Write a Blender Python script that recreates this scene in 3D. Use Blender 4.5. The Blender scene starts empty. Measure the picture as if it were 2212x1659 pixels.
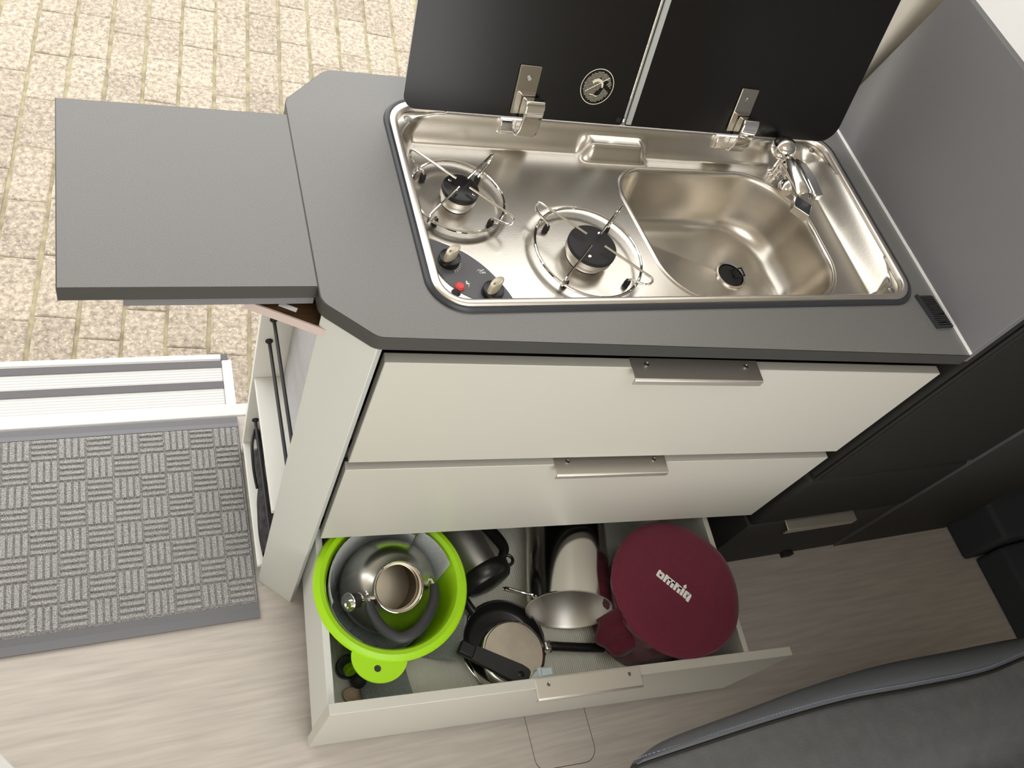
import bpy, bmesh, math, random
from mathutils import Vector, Matrix

random.seed(4)
scene = bpy.context.scene
PI = math.pi

# ------------------------------------------------------------------ camera
R_ROWS = [[0.915286021, -0.249310156, 0.316379432],
          [-0.051198355, -0.851076332, -0.522539764],
          [0.399537517, 0.462075235, -0.791742540]]
CAM = (-0.33636, -0.53637, 1.76104)
cam_data = bpy.data.cameras.new('camera')
cam = bpy.data.objects.new('camera', cam_data)
scene.collection.objects.link(cam)
r_, d_, f_ = [Vector(v) for v in R_ROWS]
m = Matrix((r_, -d_, -f_)).transposed().to_4x4()
m.translation = Vector(CAM)
cam.matrix_world = m
cam_data.sensor_fit = 'HORIZONTAL'
cam_data.sensor_width = 36.0
cam_data.lens = 30.097
cam_data.clip_start = 0.01
scene.camera = cam

# ------------------------------------------------------------------ world, lights, exposure
world = bpy.data.worlds.new('daylight')
scene.world = world
world.use_nodes = True
wn = world.node_tree.nodes
wn['Background'].inputs['Color'].default_value = (1.0, 0.985, 0.955, 1)
wn['Background'].inputs['Strength'].default_value = 2.7


def area_light(name, loc, rot, size, size_y, power, color):
    ld = bpy.data.lights.new(name, 'AREA')
    ld.shape = 'RECTANGLE'
    ld.size = size
    ld.size_y = size_y
    ld.energy = power
    ld.color = color
    o = bpy.data.objects.new(name, ld)
    o.location = loc
    o.rotation_euler = rot
    scene.collection.objects.link(o)
    return o


# added fill lamps at the unseen roof and rear openings, brightening the interior
area_light('roof_fill_light', (0.05, -0.55, 2.03), (0, 0, 0), 0.66, 0.66, 2.8, (1.0, 0.98, 0.95))
area_light('rear_fill_light', (0.12, -1.52, 0.98), (math.radians(87), 0, 0), 1.35, 1.1, 10.5, (1.0, 0.98, 0.95))

scene.view_settings.view_transform = 'Standard'
scene.view_settings.look = 'None'
scene.view_settings.gamma = 1.0
scene.view_settings.use_curve_mapping = False
scene.view_settings.exposure = 0.0

# ------------------------------------------------------------------ helpers
A = 0.0723078
CA, SA = math.cos(A), math.sin(A)
T = 0.957            # worktop height


def K(X, Y, Z):
    """kitchen front frame -> world"""
    return (CA * X + SA * Y, -SA * X + CA * Y, Z)


def link(o):
    scene.collection.objects.link(o)
    return o


class MB:
    def __init__(self):
        self.v = []
        self.f = []

    def add(self, vs, fs):
        n = len(self.v)
        self.v += [tuple(p) for p in vs]
        self.f += [tuple(i + n for i in f) for f in fs]
        return self

    def box(self, x0, x1, y0, y1, z0, z1, fn=None):
        vs = [(x0, y0, z0), (x1, y0, z0), (x1, y1, z0), (x0, y1, z0), (x0, y0, z1), (x1, y0, z1), (x1, y1, z1), (x0, y1, z1)]
        if fn:
            vs = [fn(*p) for p in vs]
        return self.add(vs, [(0, 3, 2, 1), (4, 5, 6, 7), (0, 1, 5, 4), (1, 2, 6, 5), (2, 3, 7, 6), (3, 0, 4, 7)])

    def prism(self, poly, z0, z1, fn=None):
        """poly: list of (x,y); extruded z0..z1; fn maps (x,y,z)->world"""
        n = len(poly)
        vs = [(x, y, z0) for x, y in poly] + [(x, y, z1) for x, y in poly]
        if fn:
            vs = [fn(*p) for p in vs]
        fs = [tuple(range(n - 1, -1, -1)), tuple(range(n, 2 * n))]
        fs += [(i, (i + 1) % n, n + (i + 1) % n, n + i) for i in range(n)]
        return self.add(vs, fs)

    def tube(self, pts, r, seg=10, closed=False, cap=True, radii=None):
        pts = [Vector(p) for p in pts]
        n = len(pts)
        base = len(self.v)
        prev = None
        for i, p in enumerate(pts):
            if closed:
                t = pts[(i + 1) % n] - pts[i - 1]
            else:
                t = pts[min(i + 1, n - 1)] - pts[max(i - 1, 0)]
            t.normalize()
            if prev is None:
                up = Vector((0, 0, 1)) if abs(t.z) < 0.9 else Vector((1, 0, 0))
                a = t.cross(up).normalized()
            else:
                a = (prev - t * prev.dot(t)).normalized()
            prev = a
            b = t.cross(a)
            rr = radii[i] if radii else r
            for k in range(seg):
                th = 2 * PI * k / seg
                self.v.append(tuple(p + (a * math.cos(th) + b * math.sin(th)) * rr))
        m_ = n if closed else n - 1
        for i in range(m_):
            for k in range(seg):
                i2 = (i + 1) % n
                k2 = (k + 1) % seg
                self.f.append((base + i * seg + k, base + i * seg + k2, base + i2 * seg + k2, base + i2 * seg + k))
        if cap and not closed:
            self.f.append(tuple(base + k for k in range(seg - 1, -1, -1)))
            self.f.append(tuple(base + (n - 1) * seg + k for k in range(seg)))
        return self

    def lathe(self, prof, origin, axis=(0, 0, 1), seg=40, closed_profile=False, xdir=None):
        """prof: list of (r, h) along axis"""
        ax = Vector(axis).normalized()
        if xdir:
            a = Vector(xdir)
            a = (a - ax * a.dot(ax)).normalized()
        else:
            a = ax.orthogonal().normalized()
        b = ax.cross(a)
        o = Vector(origin)
        base = len(self.v)
        idx = []
        for r, h in prof:
            if r < 1e-6:
                idx.append([len(self.v)])
                self.v.append(tuple(o + ax * h))
            else:
                row = []
                for k in range(seg):
                    th = 2 * PI * k / seg
                    row.append(len(self.v))
                    self.v.append(tuple(o + ax * h + (a * math.cos(th) + b * math.sin(th)) * r))
                idx.append(row)
        pairs = list(zip(idx[:-1], idx[1:]))
        if closed_profile:
            pairs.append((idx[-1], idx[0]))
        for p, q in pairs:
            if len(p) == 1 and len(q) == 1:
                continue
            for k in range(seg):
                k2 = (k + 1) % seg
                if len(p) == 1:
                    self.f.append((p[0], q[k2], q[k]))
                elif len(q) == 1:
                    self.f.append((p[k], p[k2], q[0]))
                else:
                    self.f.append((p[k], p[k2], q[k2], q[k]))
        return self

    def sphere(self, c, r, seg=20, rings=12, scale=(1, 1, 1)):
        n0 = len(self.v)
        prof = [(r * math.sin(PI * i / rings), -r * math.cos(PI * i / rings)) for i in range(rings + 1)]
        prof[0] = (0, -r)
        prof[-1] = (0, r)
        self.lathe(prof, (0, 0, 0), seg=seg)
        for i in range(n0, len(self.v)):
            x, y, z = self.v[i]
            self.v[i] = (c[0] + x * scale[0], c[1] + y * scale[1], c[2] + z * scale[2])
        return self

    def grid(self, fn, nu, nv):
        vs = [fn(i / nu, j / nv) for j in range(nv + 1) for i in range(nu + 1)]
        fs = [(j * (nu + 1) + i, j * (nu + 1) + i + 1, (j + 1) * (nu + 1) + i + 1, (j + 1) * (nu + 1) + i) for j in range(nv) for i in range(nu)]
        return self.add(vs, fs)

    def ring_strip(self, loops, closed=True):
        """connect equal-length loops of points"""
        n = len(loops[0])
        base = len(self.v)
        for lp in loops:
            self.v += [tuple(p) for p in lp]
        for i in range(len(loops) - 1):
            for k in range(n if closed else n - 1):
                k2 = (k + 1) % n
                self.f.append((base + i * n + k, base + i * n + k2, base + (i + 1) * n + k2, base + (i + 1) * n + k))
        return self

    def xf(self, M):
        self.v = [tuple(M @ Vector(p)) for p in self.v]
        return self

    def mesh(self, name, origin=(0, 0, 0), smooth=True, angle=35):
        me = bpy.data.meshes.new(name)
        ox, oy, oz = origin
        me.from_pydata([(x - ox, y - oy, z - oz) for x, y, z in self.v], [], self.f)
        bm = bmesh.new()
        bm.from_mesh(me)
        bmesh.ops.recalc_face_normals(bm, faces=bm.faces)
        bm.to_mesh(me)
        bm.free()
        if smooth:
            me.polygons.foreach_set('use_smooth', [True] * len(me.polygons))
            me.set_sharp_from_angle(angle=math.radians(angle))
        me.update()
        return me


ROOT_ORIGIN = {}


def root_origin(o):
    while o.parent:
        o = o.parent
    return tuple(o.location)


def part(name, mb, mat, parent, bevel=0, seg=2, smooth=True, angle=35, label=None, solid=0):
    me = mb.mesh(name, root_origin(parent), smooth, angle)
    o = link(bpy.data.objects.new(name, me))
    o.parent = parent
    me.materials.append(mat)
    if solid:
        s = o.modifiers.new('solid', 'SOLIDIFY')
        s.thickness = solid
        s.offset = 0
    if bevel:
        b = o.modifiers.new('bevel', 'BEVEL')
        b.width = bevel
        b.segments = seg
        b.limit_method = 'ANGLE'
        b.angle_limit = math.radians(40)
    if label:
        o['label'] = label
    return o


def thing(name, loc, label, cat, group=None):
    o = link(bpy.data.objects.new(name, None))
    o.location = loc
    o.empty_display_size = 0.05
    o['label'] = label
    o['category'] = cat
    if group:
        o['group'] = group
    return o


def single(name, mb, mat, origin, label=None, cat=None, kind=None, bevel=0, seg=2, smooth=True, angle=35, group=None, solid=0):
    me = mb.mesh(name, origin, smooth, angle)
    o = link(bpy.data.objects.new(name, me))
    o.location = origin
    me.materials.append(mat)
    if label:
        o['label'] = label
    if cat:
        o['category'] = cat
    if kind:
        o['kind'] = kind
    if group:
        o['group'] = group
    if solid:
        s = o.modifiers.new('solid', 'SOLIDIFY')
        s.thickness = solid
        s.offset = 0
    if bevel:
        b = o.modifiers.new('bevel', 'BEVEL')
        b.width = bevel
        b.segments = seg
        b.limit_method = 'ANGLE'
        b.angle_limit = math.radians(40)
    return o


def struct(name, mb, mat, origin=(0, 0, 0), label=None, bevel=0):
    return single(name, mb, mat, origin, label, None, 'structure', bevel)


def fillet(poly, radii, seg=8):
    """round the corners of a 2d polygon"""
    out = []
    n = len(poly)
    for i in range(n):
        p = Vector(poly[i])
        r = radii[i] if isinstance(radii, (list, tuple)) else radii
        if r <= 0:
            out.append(tuple(p))
            continue
        a = (Vector(poly[i - 1]) - p).normalized()
        b = (Vector(poly[(i + 1) % n]) - p).normalized()
        ang = a.angle(b)
        t = r / math.tan(ang / 2)
        c = p + (a + b).normalized() * (r / math.sin(ang / 2))
        s0 = p + a * t
        s1 = p + b * t
        a0 = math.atan2(s0.y - c.y, s0.x - c.x)
        a1 = math.atan2(s1.y - c.y, s1.x - c.x)
        d = (a1 - a0 + PI) % (2 * PI) - PI
        for k in range(seg + 1):
            th = a0 + d * k / seg
            out.append((c.x + r * math.cos(th), c.y + r * math.sin(th)))
    return out


def rrect(x0, x1, y0, y1, r, seg=8):
    return fillet([(x0, y0), (x1, y0), (x1, y1), (x0, y1)], r, seg)


def sstep(a, b, x):
    t = max(0.0, min(1.0, (x - a) / (b - a)))
    return t * t * (3 - 2 * t)


def catmull(pts, n=8):
    pts = [Vector(p) for p in pts]
    out = []
    for i in range(len(pts) - 1):
        p0 = pts[max(i - 1, 0)]
        p1 = pts[i]
        p2 = pts[i + 1]
        p3 = pts[min(i + 2, len(pts) - 1)]
        for k in range(n):
            t = k / n
            out.append(0.5 * ((2 * p1) + (p2 - p0) * t + (2 * p0 - 5 * p1 + 4 * p2 - p3) * t * t + (3 * p1 - p0 - 3 * p2 + p3) * t ** 3))
    out.append(pts[-1])
    return out


# ------------------------------------------------------------------ materials
MATS = {}


def mat(name, color, rough=0.5, metal=0.0, spec=0.5, noise=0.0, nscale=50.0, bump=0.0, bscale=200.0, coat=0.0, stretch=None,
        trans=0.0, ior=1.45, sheen=0.0, color2=None, aniso=0.0, detail=3.0):
    if name in MATS:
        return MATS[name]
    M = bpy.data.materials.new(name)
    M.use_nodes = True
    nt = M.node_tree
    b = nt.nodes['Principled BSDF']
    b.inputs['Base Color'].default_value = (*color, 1)
    b.inputs['Roughness'].default_value = rough
    b.inputs['Metallic'].default_value = metal
    b.inputs['Specular IOR Level'].default_value = spec
    b.inputs['Coat Weight'].default_value = coat
    b.inputs['Coat Roughness'].default_value = 0.08
    b.inputs['IOR'].default_value = ior
    b.inputs['Transmission Weight'].default_value = trans
    b.inputs['Sheen Weight'].default_value = sheen
    b.inputs['Anisotropic'].default_value = aniso
    tc = nt.nodes.new('ShaderNodeTexCoord')
    vec = tc.outputs['Object']
    if stretch:
        mp = nt.nodes.new('ShaderNodeMapping')
        mp.inputs['Scale'].default_value = stretch
        nt.links.new(vec, mp.inputs['Vector'])
        vec = mp.outputs['Vector']
    if noise or color2:
        n = nt.nodes.new('ShaderNodeTexNoise')
        n.inputs['Scale'].default_value = nscale
        n.inputs['Detail'].default_value = detail
        nt.links.new(vec, n.inputs['Vector'])
        rp = nt.nodes.new('ShaderNodeValToRGB')
        c1 = tuple(max(0, c * (1 - noise)) for c in color)
        c2 = color2 if color2 else tuple(min(1, c * (1 + noise)) for c in color)
        rp.color_ramp.elements[0].position = 0.3
        rp.color_ramp.elements[1].position = 0.7
        rp.color_ramp.elements[0].color = (*c1, 1)
        rp.color_ramp.elements[1].color = (*c2, 1)
        nt.links.new(n.outputs['Fac'], rp.inputs['Fac'])
        nt.links.new(rp.outputs['Color'], b.inputs['Base Color'])
    if bump:
        n2 = nt.nodes.new('ShaderNodeTexNoise')
        n2.inputs['Scale'].default_value = bscale
        n2.inputs['Detail'].default_value = detail
        nt.links.new(vec, n2.inputs['Vector'])
        bp = nt.nodes.new('ShaderNodeBump')
        bp.inputs['Strength'].default_value = bump
        bp.inputs['Distance'].default_value = 0.002
        nt.links.new(n2.outputs['Fac'], bp.inputs['Height'])
        nt.links.new(bp.outputs['Normal'], b.inputs['Normal'])
    MATS[name] = M
    return M


m_top = mat('charcoal_laminate', (0.172, 0.171, 0.167), 0.37, spec=0.7, noise=0.22, nscale=900, bump=0.12, bscale=700)
m_topedge = mat('charcoal_edge_band', (0.05, 0.05, 0.047), 0.4)
m_board = mat('charcoal_board', (0.165, 0.165, 0.172), 0.42, noise=0.1, nscale=900, bump=0.06, bscale=700)
m_white = mat('cream_lacquer', (0.515, 0.503, 0.452), 0.36)
m_whitecool = mat('white_melamine', (0.57, 0.585, 0.55), 0.4)
m_shelfin = mat('white_shelf_board', (0.82, 0.82, 0.77), 0.45)
m_shelfback = mat('grey_niche_back', (0.50, 0.50, 0.53), 0.6, noise=0.05, nscale=60)
m_edge = mat('white_edge', (0.9, 0.9, 0.88), 0.4)
m_dark = mat('dark_carcass', (0.015, 0.014, 0.013), 0.7)
m_alu = mat('satin_aluminium', (0.74, 0.70, 0.64), 0.5, metal=1.0, noise=0.04, nscale=40, stretch=(4, 80, 80))
m_screw = mat('screw_steel', (0.35, 0.34, 0.32), 0.35, metal=1.0)
m_steel = mat('brushed_steel', (0.64, 0.60, 0.535), 0.27, metal=1.0, noise=0.05, nscale=14, bump=0.03, bscale=400)
m_steelrim = mat('satin_steel_rim', (0.80, 0.75, 0.68), 0.33, metal=1.0)
m_chrome = mat('polished_chrome', (0.85, 0.84, 0.82), 0.06, metal=1.0)
m_pot = mat('polished_steel', (0.72, 0.70, 0.66), 0.14, metal=1.0)
m_potin = mat('spun_steel', (0.74, 0.72, 0.69), 0.42, metal=1.0)
m_kettle = mat('satin_kettle_steel', (0.60, 0.58, 0.54), 0.27, metal=1.0)
m_kettlein = mat('shade_tinted_steel', (0.38, 0.335, 0.255), 0.33, metal=1.0)  # shade inside the kettle put into a darker, browner steel colour
m_hinge = mat('dark_reflection_chrome', (0.42, 0.39, 0.34), 0.12, metal=1.0)  # plain hinge chrome, its dark reflections put into the base colour
m_potbase = mat('brushed_pan_base', (0.70, 0.64, 0.55), 0.36, metal=1.0, noise=0.1, nscale=25)
m_glass = mat('black_glass', (0.007, 0.0065, 0.006), 0.24, spec=0.42, noise=0.0)
m_glassedge = mat('glass_edge', (0.42, 0.44, 0.43), 0.25)
m_gasket = mat('grey_gasket', (0.035, 0.037, 0.044), 0.3)
m_black = mat('black_enamel', (0.012, 0.012, 0.012), 0.28)
m_blackmat = mat('matt_black_burner', (0.02, 0.02, 0.021), 0.6, bump=0.1, bscale=500)
m_rubber = mat('black_rubber', (0.012, 0.012, 0.012), 0.65)
m_ctrl = mat('grey_control_fascia', (0.10, 0.10, 0.11), 0.35)
m_knob = mat('champagne_knob', (0.62, 0.56, 0.44), 0.35, metal=0.3)
m_red = mat('red_button', (0.75, 0.06, 0.06), 0.35)
m_print = mat('white_print', (0.85, 0.85, 0.84), 0.6)
m_printwarm = mat('cream_print', (0.75, 0.70, 0.55), 0.5)
m_plastic = mat('black_plastic', (0.018, 0.018, 0.019), 0.42)
m_handle = mat('grey_black_grip', (0.03, 0.031, 0.034), 0.5)
m_lime = mat('lime_plastic', (0.33, 0.64, 0.008), 0.3)
m_felt = mat('grey_felt', (0.31, 0.335, 0.335), 0.9, noise=0.15, nscale=300, sheen=0.3)
m_bag = mat('burgundy_cloth', (0.125, 0.007, 0.026), 0.85, noise=0.15, nscale=300, bump=0.25, bscale=600, sheen=0.25)
m_liner = mat('ribbed_liner', (0.80, 0.80, 0.70), 0.7)
m_clear = mat('clear_plastic', (0.85, 0.9, 0.85), 0.1, trans=0.9, ior=1.3)
m_latch = mat('grey_blue_latch', (0.36, 0.42, 0.42), 0.35)
m_wood = mat('pale_wood_spoon', (0.62, 0.47, 0.32), 0.6, noise=0.12, nscale=30, stretch=(3, 20, 20))
m_brown = mat('dark_walnut_board', (0.06, 0.03, 0.010), 0.5, noise=0.3, nscale=12, stretch=(2, 14, 14))
m_pink = mat('pink_edge_band', (0.55, 0.455, 0.42), 0.5)
m_leather = mat('black_leather', (0.105, 0.109, 0.112), 0.36, noise=0.1, nscale=40, bump=0.35, bscale=420, detail=5)
m_leatherband = mat('slate_leather', (0.085, 0.090, 0.098), 0.38, bump=0.3, bscale=420, detail=5)
m_upholst = mat('black_upholstery', (0.010, 0.0095, 0.008), 0.75, bump=0.15, bscale=500)
m_darkgrey = mat('dark_grey_panel', (0.035, 0.034, 0.031), 0.65, noise=0.1, nscale=200)
m_bluedark = mat('blue_black_carpet', (0.032, 0.037, 0.043), 0.85, noise=0.2, nscale=300)
m_stitch = mat('blue_stitching', (0.20, 0.23, 0.35), 0.6)
m_matrub = mat('grey_rubber_border', (0.14, 0.14, 0.148), 0.6, bump=0.1, bscale=300)
m_pile = mat('grey_carpet_pile', (0.18, 0.177, 0.176), 0.95, noise=0.45, nscale=480, bump=0.8, bscale=420, color2=(0.47, 0.458, 0.445))
m_cream = mat('cream_wall', (0.72, 0.67, 0.58), 0.6)
m_ceil = mat('pale_ceiling', (0.70, 0.66, 0.58), 0.7)
m_blind = mat('white_blind', (0.88, 0.88, 0.88), 0.6)
m_stepalu = mat('ribbed_white_aluminium', (0.57, 0.57, 0.55), 0.5)
m_grip = mat('grey_grip_tape', (0.13, 0.125, 0.13), 0.85, noise=0.1, nscale=400)
m_sill = mat('white_sill', (0.62, 0.62, 0.61), 0.45)
m_moss = mat('sandy_joint', (0.30, 0.26, 0.18), 0.95, noise=0.3, nscale=25, color2=(0.40, 0.36, 0.22), bump=0.5, bscale=150)

# floor: pale grey-brown wood vinyl, grain along x
m_floor = mat('wood_vinyl', (0.455, 0.415, 0.37), 0.42, noise=0.13, nscale=3.0, stretch=(2.2, 30, 30), bump=0.06, bscale=8, detail=6)

# ribbed liner and ribbed aluminium: fine waves as relief
for mm, scale, axis in ((m_liner, 70, 'X'), (m_stepalu, 42, 'Y')):
    nt = mm.node_tree
    b = nt.nodes['Principled BSDF']
    tc = nt.nodes.new('ShaderNodeTexCoord')
    w = nt.nodes.new('ShaderNodeTexWave')
    w.bands_direction = axis
    w.inputs['Scale'].default_value = scale
    bp = nt.nodes.new('ShaderNodeBump')
    bp.inputs['Strength'].default_value = 0.5
    bp.inputs['Distance'].default_value = 0.002
    nt.links.new(tc.outputs['Object'], w.inputs['Vector'])
    nt.links.new(w.outputs['Fac'], bp.inputs['Height'])
    nt.links.new(bp.outputs['Normal'], b.inputs['Normal'])


def paver_material():
    M = bpy.data.materials.new('concrete_paver')
    M.use_nodes = True
    nt = M.node_tree
    N = nt.nodes
    L = nt.links
    b = N['Principled BSDF']
    b.inputs['Roughness'].default_value = 0.9
    geo = N.new('ShaderNodeNewGeometry')
    oi = N.new('ShaderNodeObjectInfo')
    n1 = N.new('ShaderNodeTexNoise')
    n1.inputs['Scale'].default_value = 60
    n1.inputs['Detail'].default_value = 6
    n1.inputs['Roughness'].default_value = 0.75
    L.new(geo.outputs['Position'], n1.inputs['Vector'])
    r1 = N.new('ShaderNodeValToRGB')
    r1.color_ramp.elements[0].position = 0.38
    r1.color_ramp.elements[0].color = (0.22, 0.185, 0.15, 1)
    r1.color_ramp.elements[1].position = 0.60
    r1.color_ramp.elements[1].color = (0.46, 0.395, 0.31, 1)
    L.new(n1.outputs['Fac'], r1.inputs['Fac'])
    vo = N.new('ShaderNodeTexVoronoi')
    vo.inputs['Scale'].default_value = 75
    L.new(geo.outputs['Position'], vo.inputs['Vector'])
    r2 = N.new('ShaderNodeValToRGB')
    r2.color_ramp.elements[0].position = 0.16
    r2.color_ramp.elements[0].color = (1, 1, 1, 1)
    r2.color_ramp.elements[1].position = 0.26
    r2.color_ramp.elements[1].color = (0, 0, 0, 1)
    L.new(vo.outputs['Distance'], r2.inputs['Fac'])
    n3 = N.new('ShaderNodeTexNoise')
    n3.inputs['Scale'].default_value = 5
    L.new(geo.outputs['Position'], n3.inputs['Vector'])
    mx = N.new('ShaderNodeMix')
    mx.data_type = 'RGBA'
    mlt = N.new('ShaderNodeMath')
    mlt.operation = 'MULTIPLY'
    L.new(r2.outputs['Color'], mlt.inputs[0])
    mlt.inputs[1].default_value = 0.55
    L.new(mlt.outputs[0], mx.inputs['Factor'])
    L.new(r1.outputs['Color'], mx.inputs[6])
    mx.inputs[7].default_value = (0.62, 0.58, 0.51, 1)
    hsv = N.new('ShaderNodeHueSaturation')
    ma = N.new('ShaderNodeMath')
    ma.operation = 'MULTIPLY_ADD'
    L.new(oi.outputs['Random'], ma.inputs[0])
    ma.inputs[1].default_value = 0.22
    ma.inputs[2].default_value = 0.72
    mb_ = N.new('ShaderNodeMath')
    mb_.operation = 'MULTIPLY_ADD'
    L.new(n3.outputs['Fac'], mb_.inputs[0])
    mb_.inputs[1].default_value = 0.4
    L.new(ma.outputs[0], mb_.inputs[2])
    L.new(mb_.outputs[0], hsv.inputs['Value'])
    L.new(mx.outputs[2], hsv.inputs['Color'])
    L.new(hsv.outputs['Color'], b.inputs['Base Color'])
    bp = N.new('ShaderNodeBump')
    bp.inputs['Strength'].default_value = 0.35
    bp.inputs['Distance'].default_value = 0.003
    L.new(n1.outputs['Fac'], bp.inputs['Height'])
    L.new(bp.outputs['Normal'], b.inputs['Normal'])
    return M


m_paver = paver_material()

# ------------------------------------------------------------------ van shell (the setting)
fl = struct('floor', MB().box(-1.75, 2.5, -1.6, 0.447, -0.03, 0.0), m_floor, label='pale grey wood-look vinyl floor of the van')
inl = fillet([(0.3625, -0.415), (0.4985, -0.424), (0.4985, -0.2), (0.3625, -0.2)], [0.02, 0.028, 0.01, 0.01], 6)
inl_o = fillet([(0.3615, -0.4162), (0.4997, -0.4253), (0.4997, -0.1988), (0.3615, -0.1988)], [0.021, 0.029, 0.011, 0.011], 6)
sm = MB()
sm.ring_strip([[(x, y, 0.0004) for x, y in inl_o], [(x, y, 0.0004) for x, y in inl]])
part('inlay_seam', sm, m_dark, fl)
part('floor_inlay', MB().prism(inl, -0.001, 0.0005), m_floor, fl)

# ceiling with an unseen hatch opening, added to let light in
c = MB()
HX0, HX1, HY0, HY1 = -0.30, 0.40, -0.90, -0.20
for x0, x1, y0, y1 in ((-1.75, HX0, -1.6, 0.49), (HX1, 2.5, -1.6, 0.49), (HX0, HX1, -1.6, HY0), (HX0, HX1, HY1, 0.49)):
    c.box(x0, x1, y0, y1, 1.98, 2.02)
struct('ceiling', c, m_ceil)
# rear side wall; unseen window opening added and sized to light the drawers
w = MB()
WX0, WX1, WZ0, WZ1 = -0.60, 0.85, 0.40, 1.56
w.box(-1.75, WX0, -1.62, -1.58, -0.03, 1.98)
w.box(WX1, 2.5, -1.62, -1.58, -0.03, 1.98)
w.box(WX0, WX1, -1.62, -1.58, -0.03, WZ0)
w.box(WX0, WX1, -1.62, -1.58, WZ1, 1.98)
struct('wall_rear', w, m_cream)
struct('wall_left', MB().box(-1.79, -1.75, -1.62, 0.49, -0.03, 1.98), m_cream)
struct('wall_right', MB().box(2.5, 2.54, -1.62, 0.49, -0.03, 1.98), m_darkgrey)
# wall beside the open sliding door: cream pillar and cab wall with a white blind
wb = MB()
wb.box(0.822, 0.925, 0.472, 0.52, -0.03, 1.98)
wb.box(0.925, 2.5, 0.472, 0.52, -0.03, 0.90)
wb.box(0.925, 2.5, 0.472, 0.52, 1.5, 1.98)
wb.box(1.75, 2.5, 0.472, 0.52, 0.90, 1.5)
struct('wall_back', wb, m_cream)
struct('trim_1', MB().box(-1.75, 0.822, 0.472, 0.52, 1.86, 1.98), m_cream)
win = struct('window_1', MB().box(0.925, 1.75, 0.49, 0.50, 0.90, 1.5), m_blind, label='cab window closed with a white blind')
# translucent white blind: daylight glows through it
nt = m_blind.node_tree
b = nt.nodes['Principled BSDF']
tr = nt.nodes.new('ShaderNodeBsdfTranslucent')
tr.inputs['Color'].default_value = (0.95, 0.95, 0.95, 1)
mxs = nt.nodes.new('ShaderNodeMixShader')
mxs.inputs[0].default_value = 0.6
nt.links.new(b.outputs[0], mxs.inputs[1])
nt.links.new(tr.outputs[0], mxs.inputs[2])
nt.links.new(mxs.outputs[0], nt.nodes['Material Output'].inputs['Surface'])

# ------------------------------------------------------------------ outside: block paving
GZ = -0.40
ground = struct('ground', MB().box(-20.0, 20.0, 0.3, 30.0, GZ - 0.05, GZ - 0.004), m_moss, label='sandy mossy bed of the paving outside')
GA = math.atan(0.098)
gc, gs = math.cos(GA), math.sin(GA)
PW, PLN = 0.1135, 0.2165


def gfn(u, v):
    # strip frame -> world (strips run along v)
    return (0.205 + gc * u + gs * v, 2.17 - gs * u + gc * v)


pv_me = []
for k in range(6):
    rnd = random.Random(k)
    mbp = MB()
    w2, l2 = (PW - 0.011) / 2, (PLN - 0.003) / 2
    j = [rnd.uniform(-0.0015, 0.0015) for _ in range(8)]
    base = [(-w2 + j[0], -l2 + j[1]), (w2 + j[2], -l2 + j[3]), (w2 + j[4], l2 + j[5]), (-w2 + j[6], l2 + j[7])]
    ci = 0.004
    topp = [(x - math.copysign(ci, x), y - math.copysign(ci, y)) for x, y in base]
    vs = [(x, y, -0.03) for x, y in base] + [(x, y, -0.0025) for x, y in base] + [(x, y, 0.0) for x, y in topp]
    fs = [(8, 9, 10, 11)] + [(i, (i + 1) % 4, 4 + (i + 1) % 4, 4 + i) for i in range(4)] + [(4 + i, 4 + (i + 1) % 4, 8 + (i + 1) % 4, 8 + i) for i in range(4)]
    mbp.add(vs, fs)
    me = mbp.mesh('paver', smooth=False)
    me.materials.append(m_paver)
    pv_me.append(me)
slots = []
for i in range(-32, 42):
    off = [0.0, 0.095, 0.02, 0.125, 0.06, 0.16][i % 6] + 0.03 * math.sin(i * 2.3)
    for jn in range(-10, 18):
        x, y = gfn((i + 0.5) * PW, jn * PLN + off)
        if 0.42 < y < 5.8 and -3.6 < x < 4.6:
            # rank: in the visible fan first
            cx = 0.0
            lo, hi = -0.85 - 0.05 * (y - 1), 0.15 + 0.36 * (y - 0.6)
            dx = max(lo - x, 0, x - hi)
            dy = max(0, y - 2.85)
            slots.append((dx + dy, x, y))
slots.sort()
rest = MB()
for n, (rk, x, y) in enumerate(slots):
    dz = random.uniform(-0.0015, 0.0015)
    rz = -GA + random.uniform(-0.012, 0.012)
    tilt = (random.uniform(-0.006, 0.006), random.uniform(-0.006, 0.006))
    me = pv_me[n % 6]
    if n < 295:
        o = link(bpy.data.objects.new('paver', me))
        o.parent = ground
        o.location = (x, y, GZ + dz)
        o.rotation_euler = (tilt[0], tilt[1], rz)
    else:
        M4 = Matrix.Translation((x, y, GZ + dz)) @ Matrix.Rotation(rz, 4, 'Z')
        rest.add([M4 @ v.co for v in me.vertices], [tuple(p.vertices) for p in me.polygons])
ro = part('paving_field', rest, m_paver, ground, smooth=False)
ro['kind'] = 'stuff'

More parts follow.
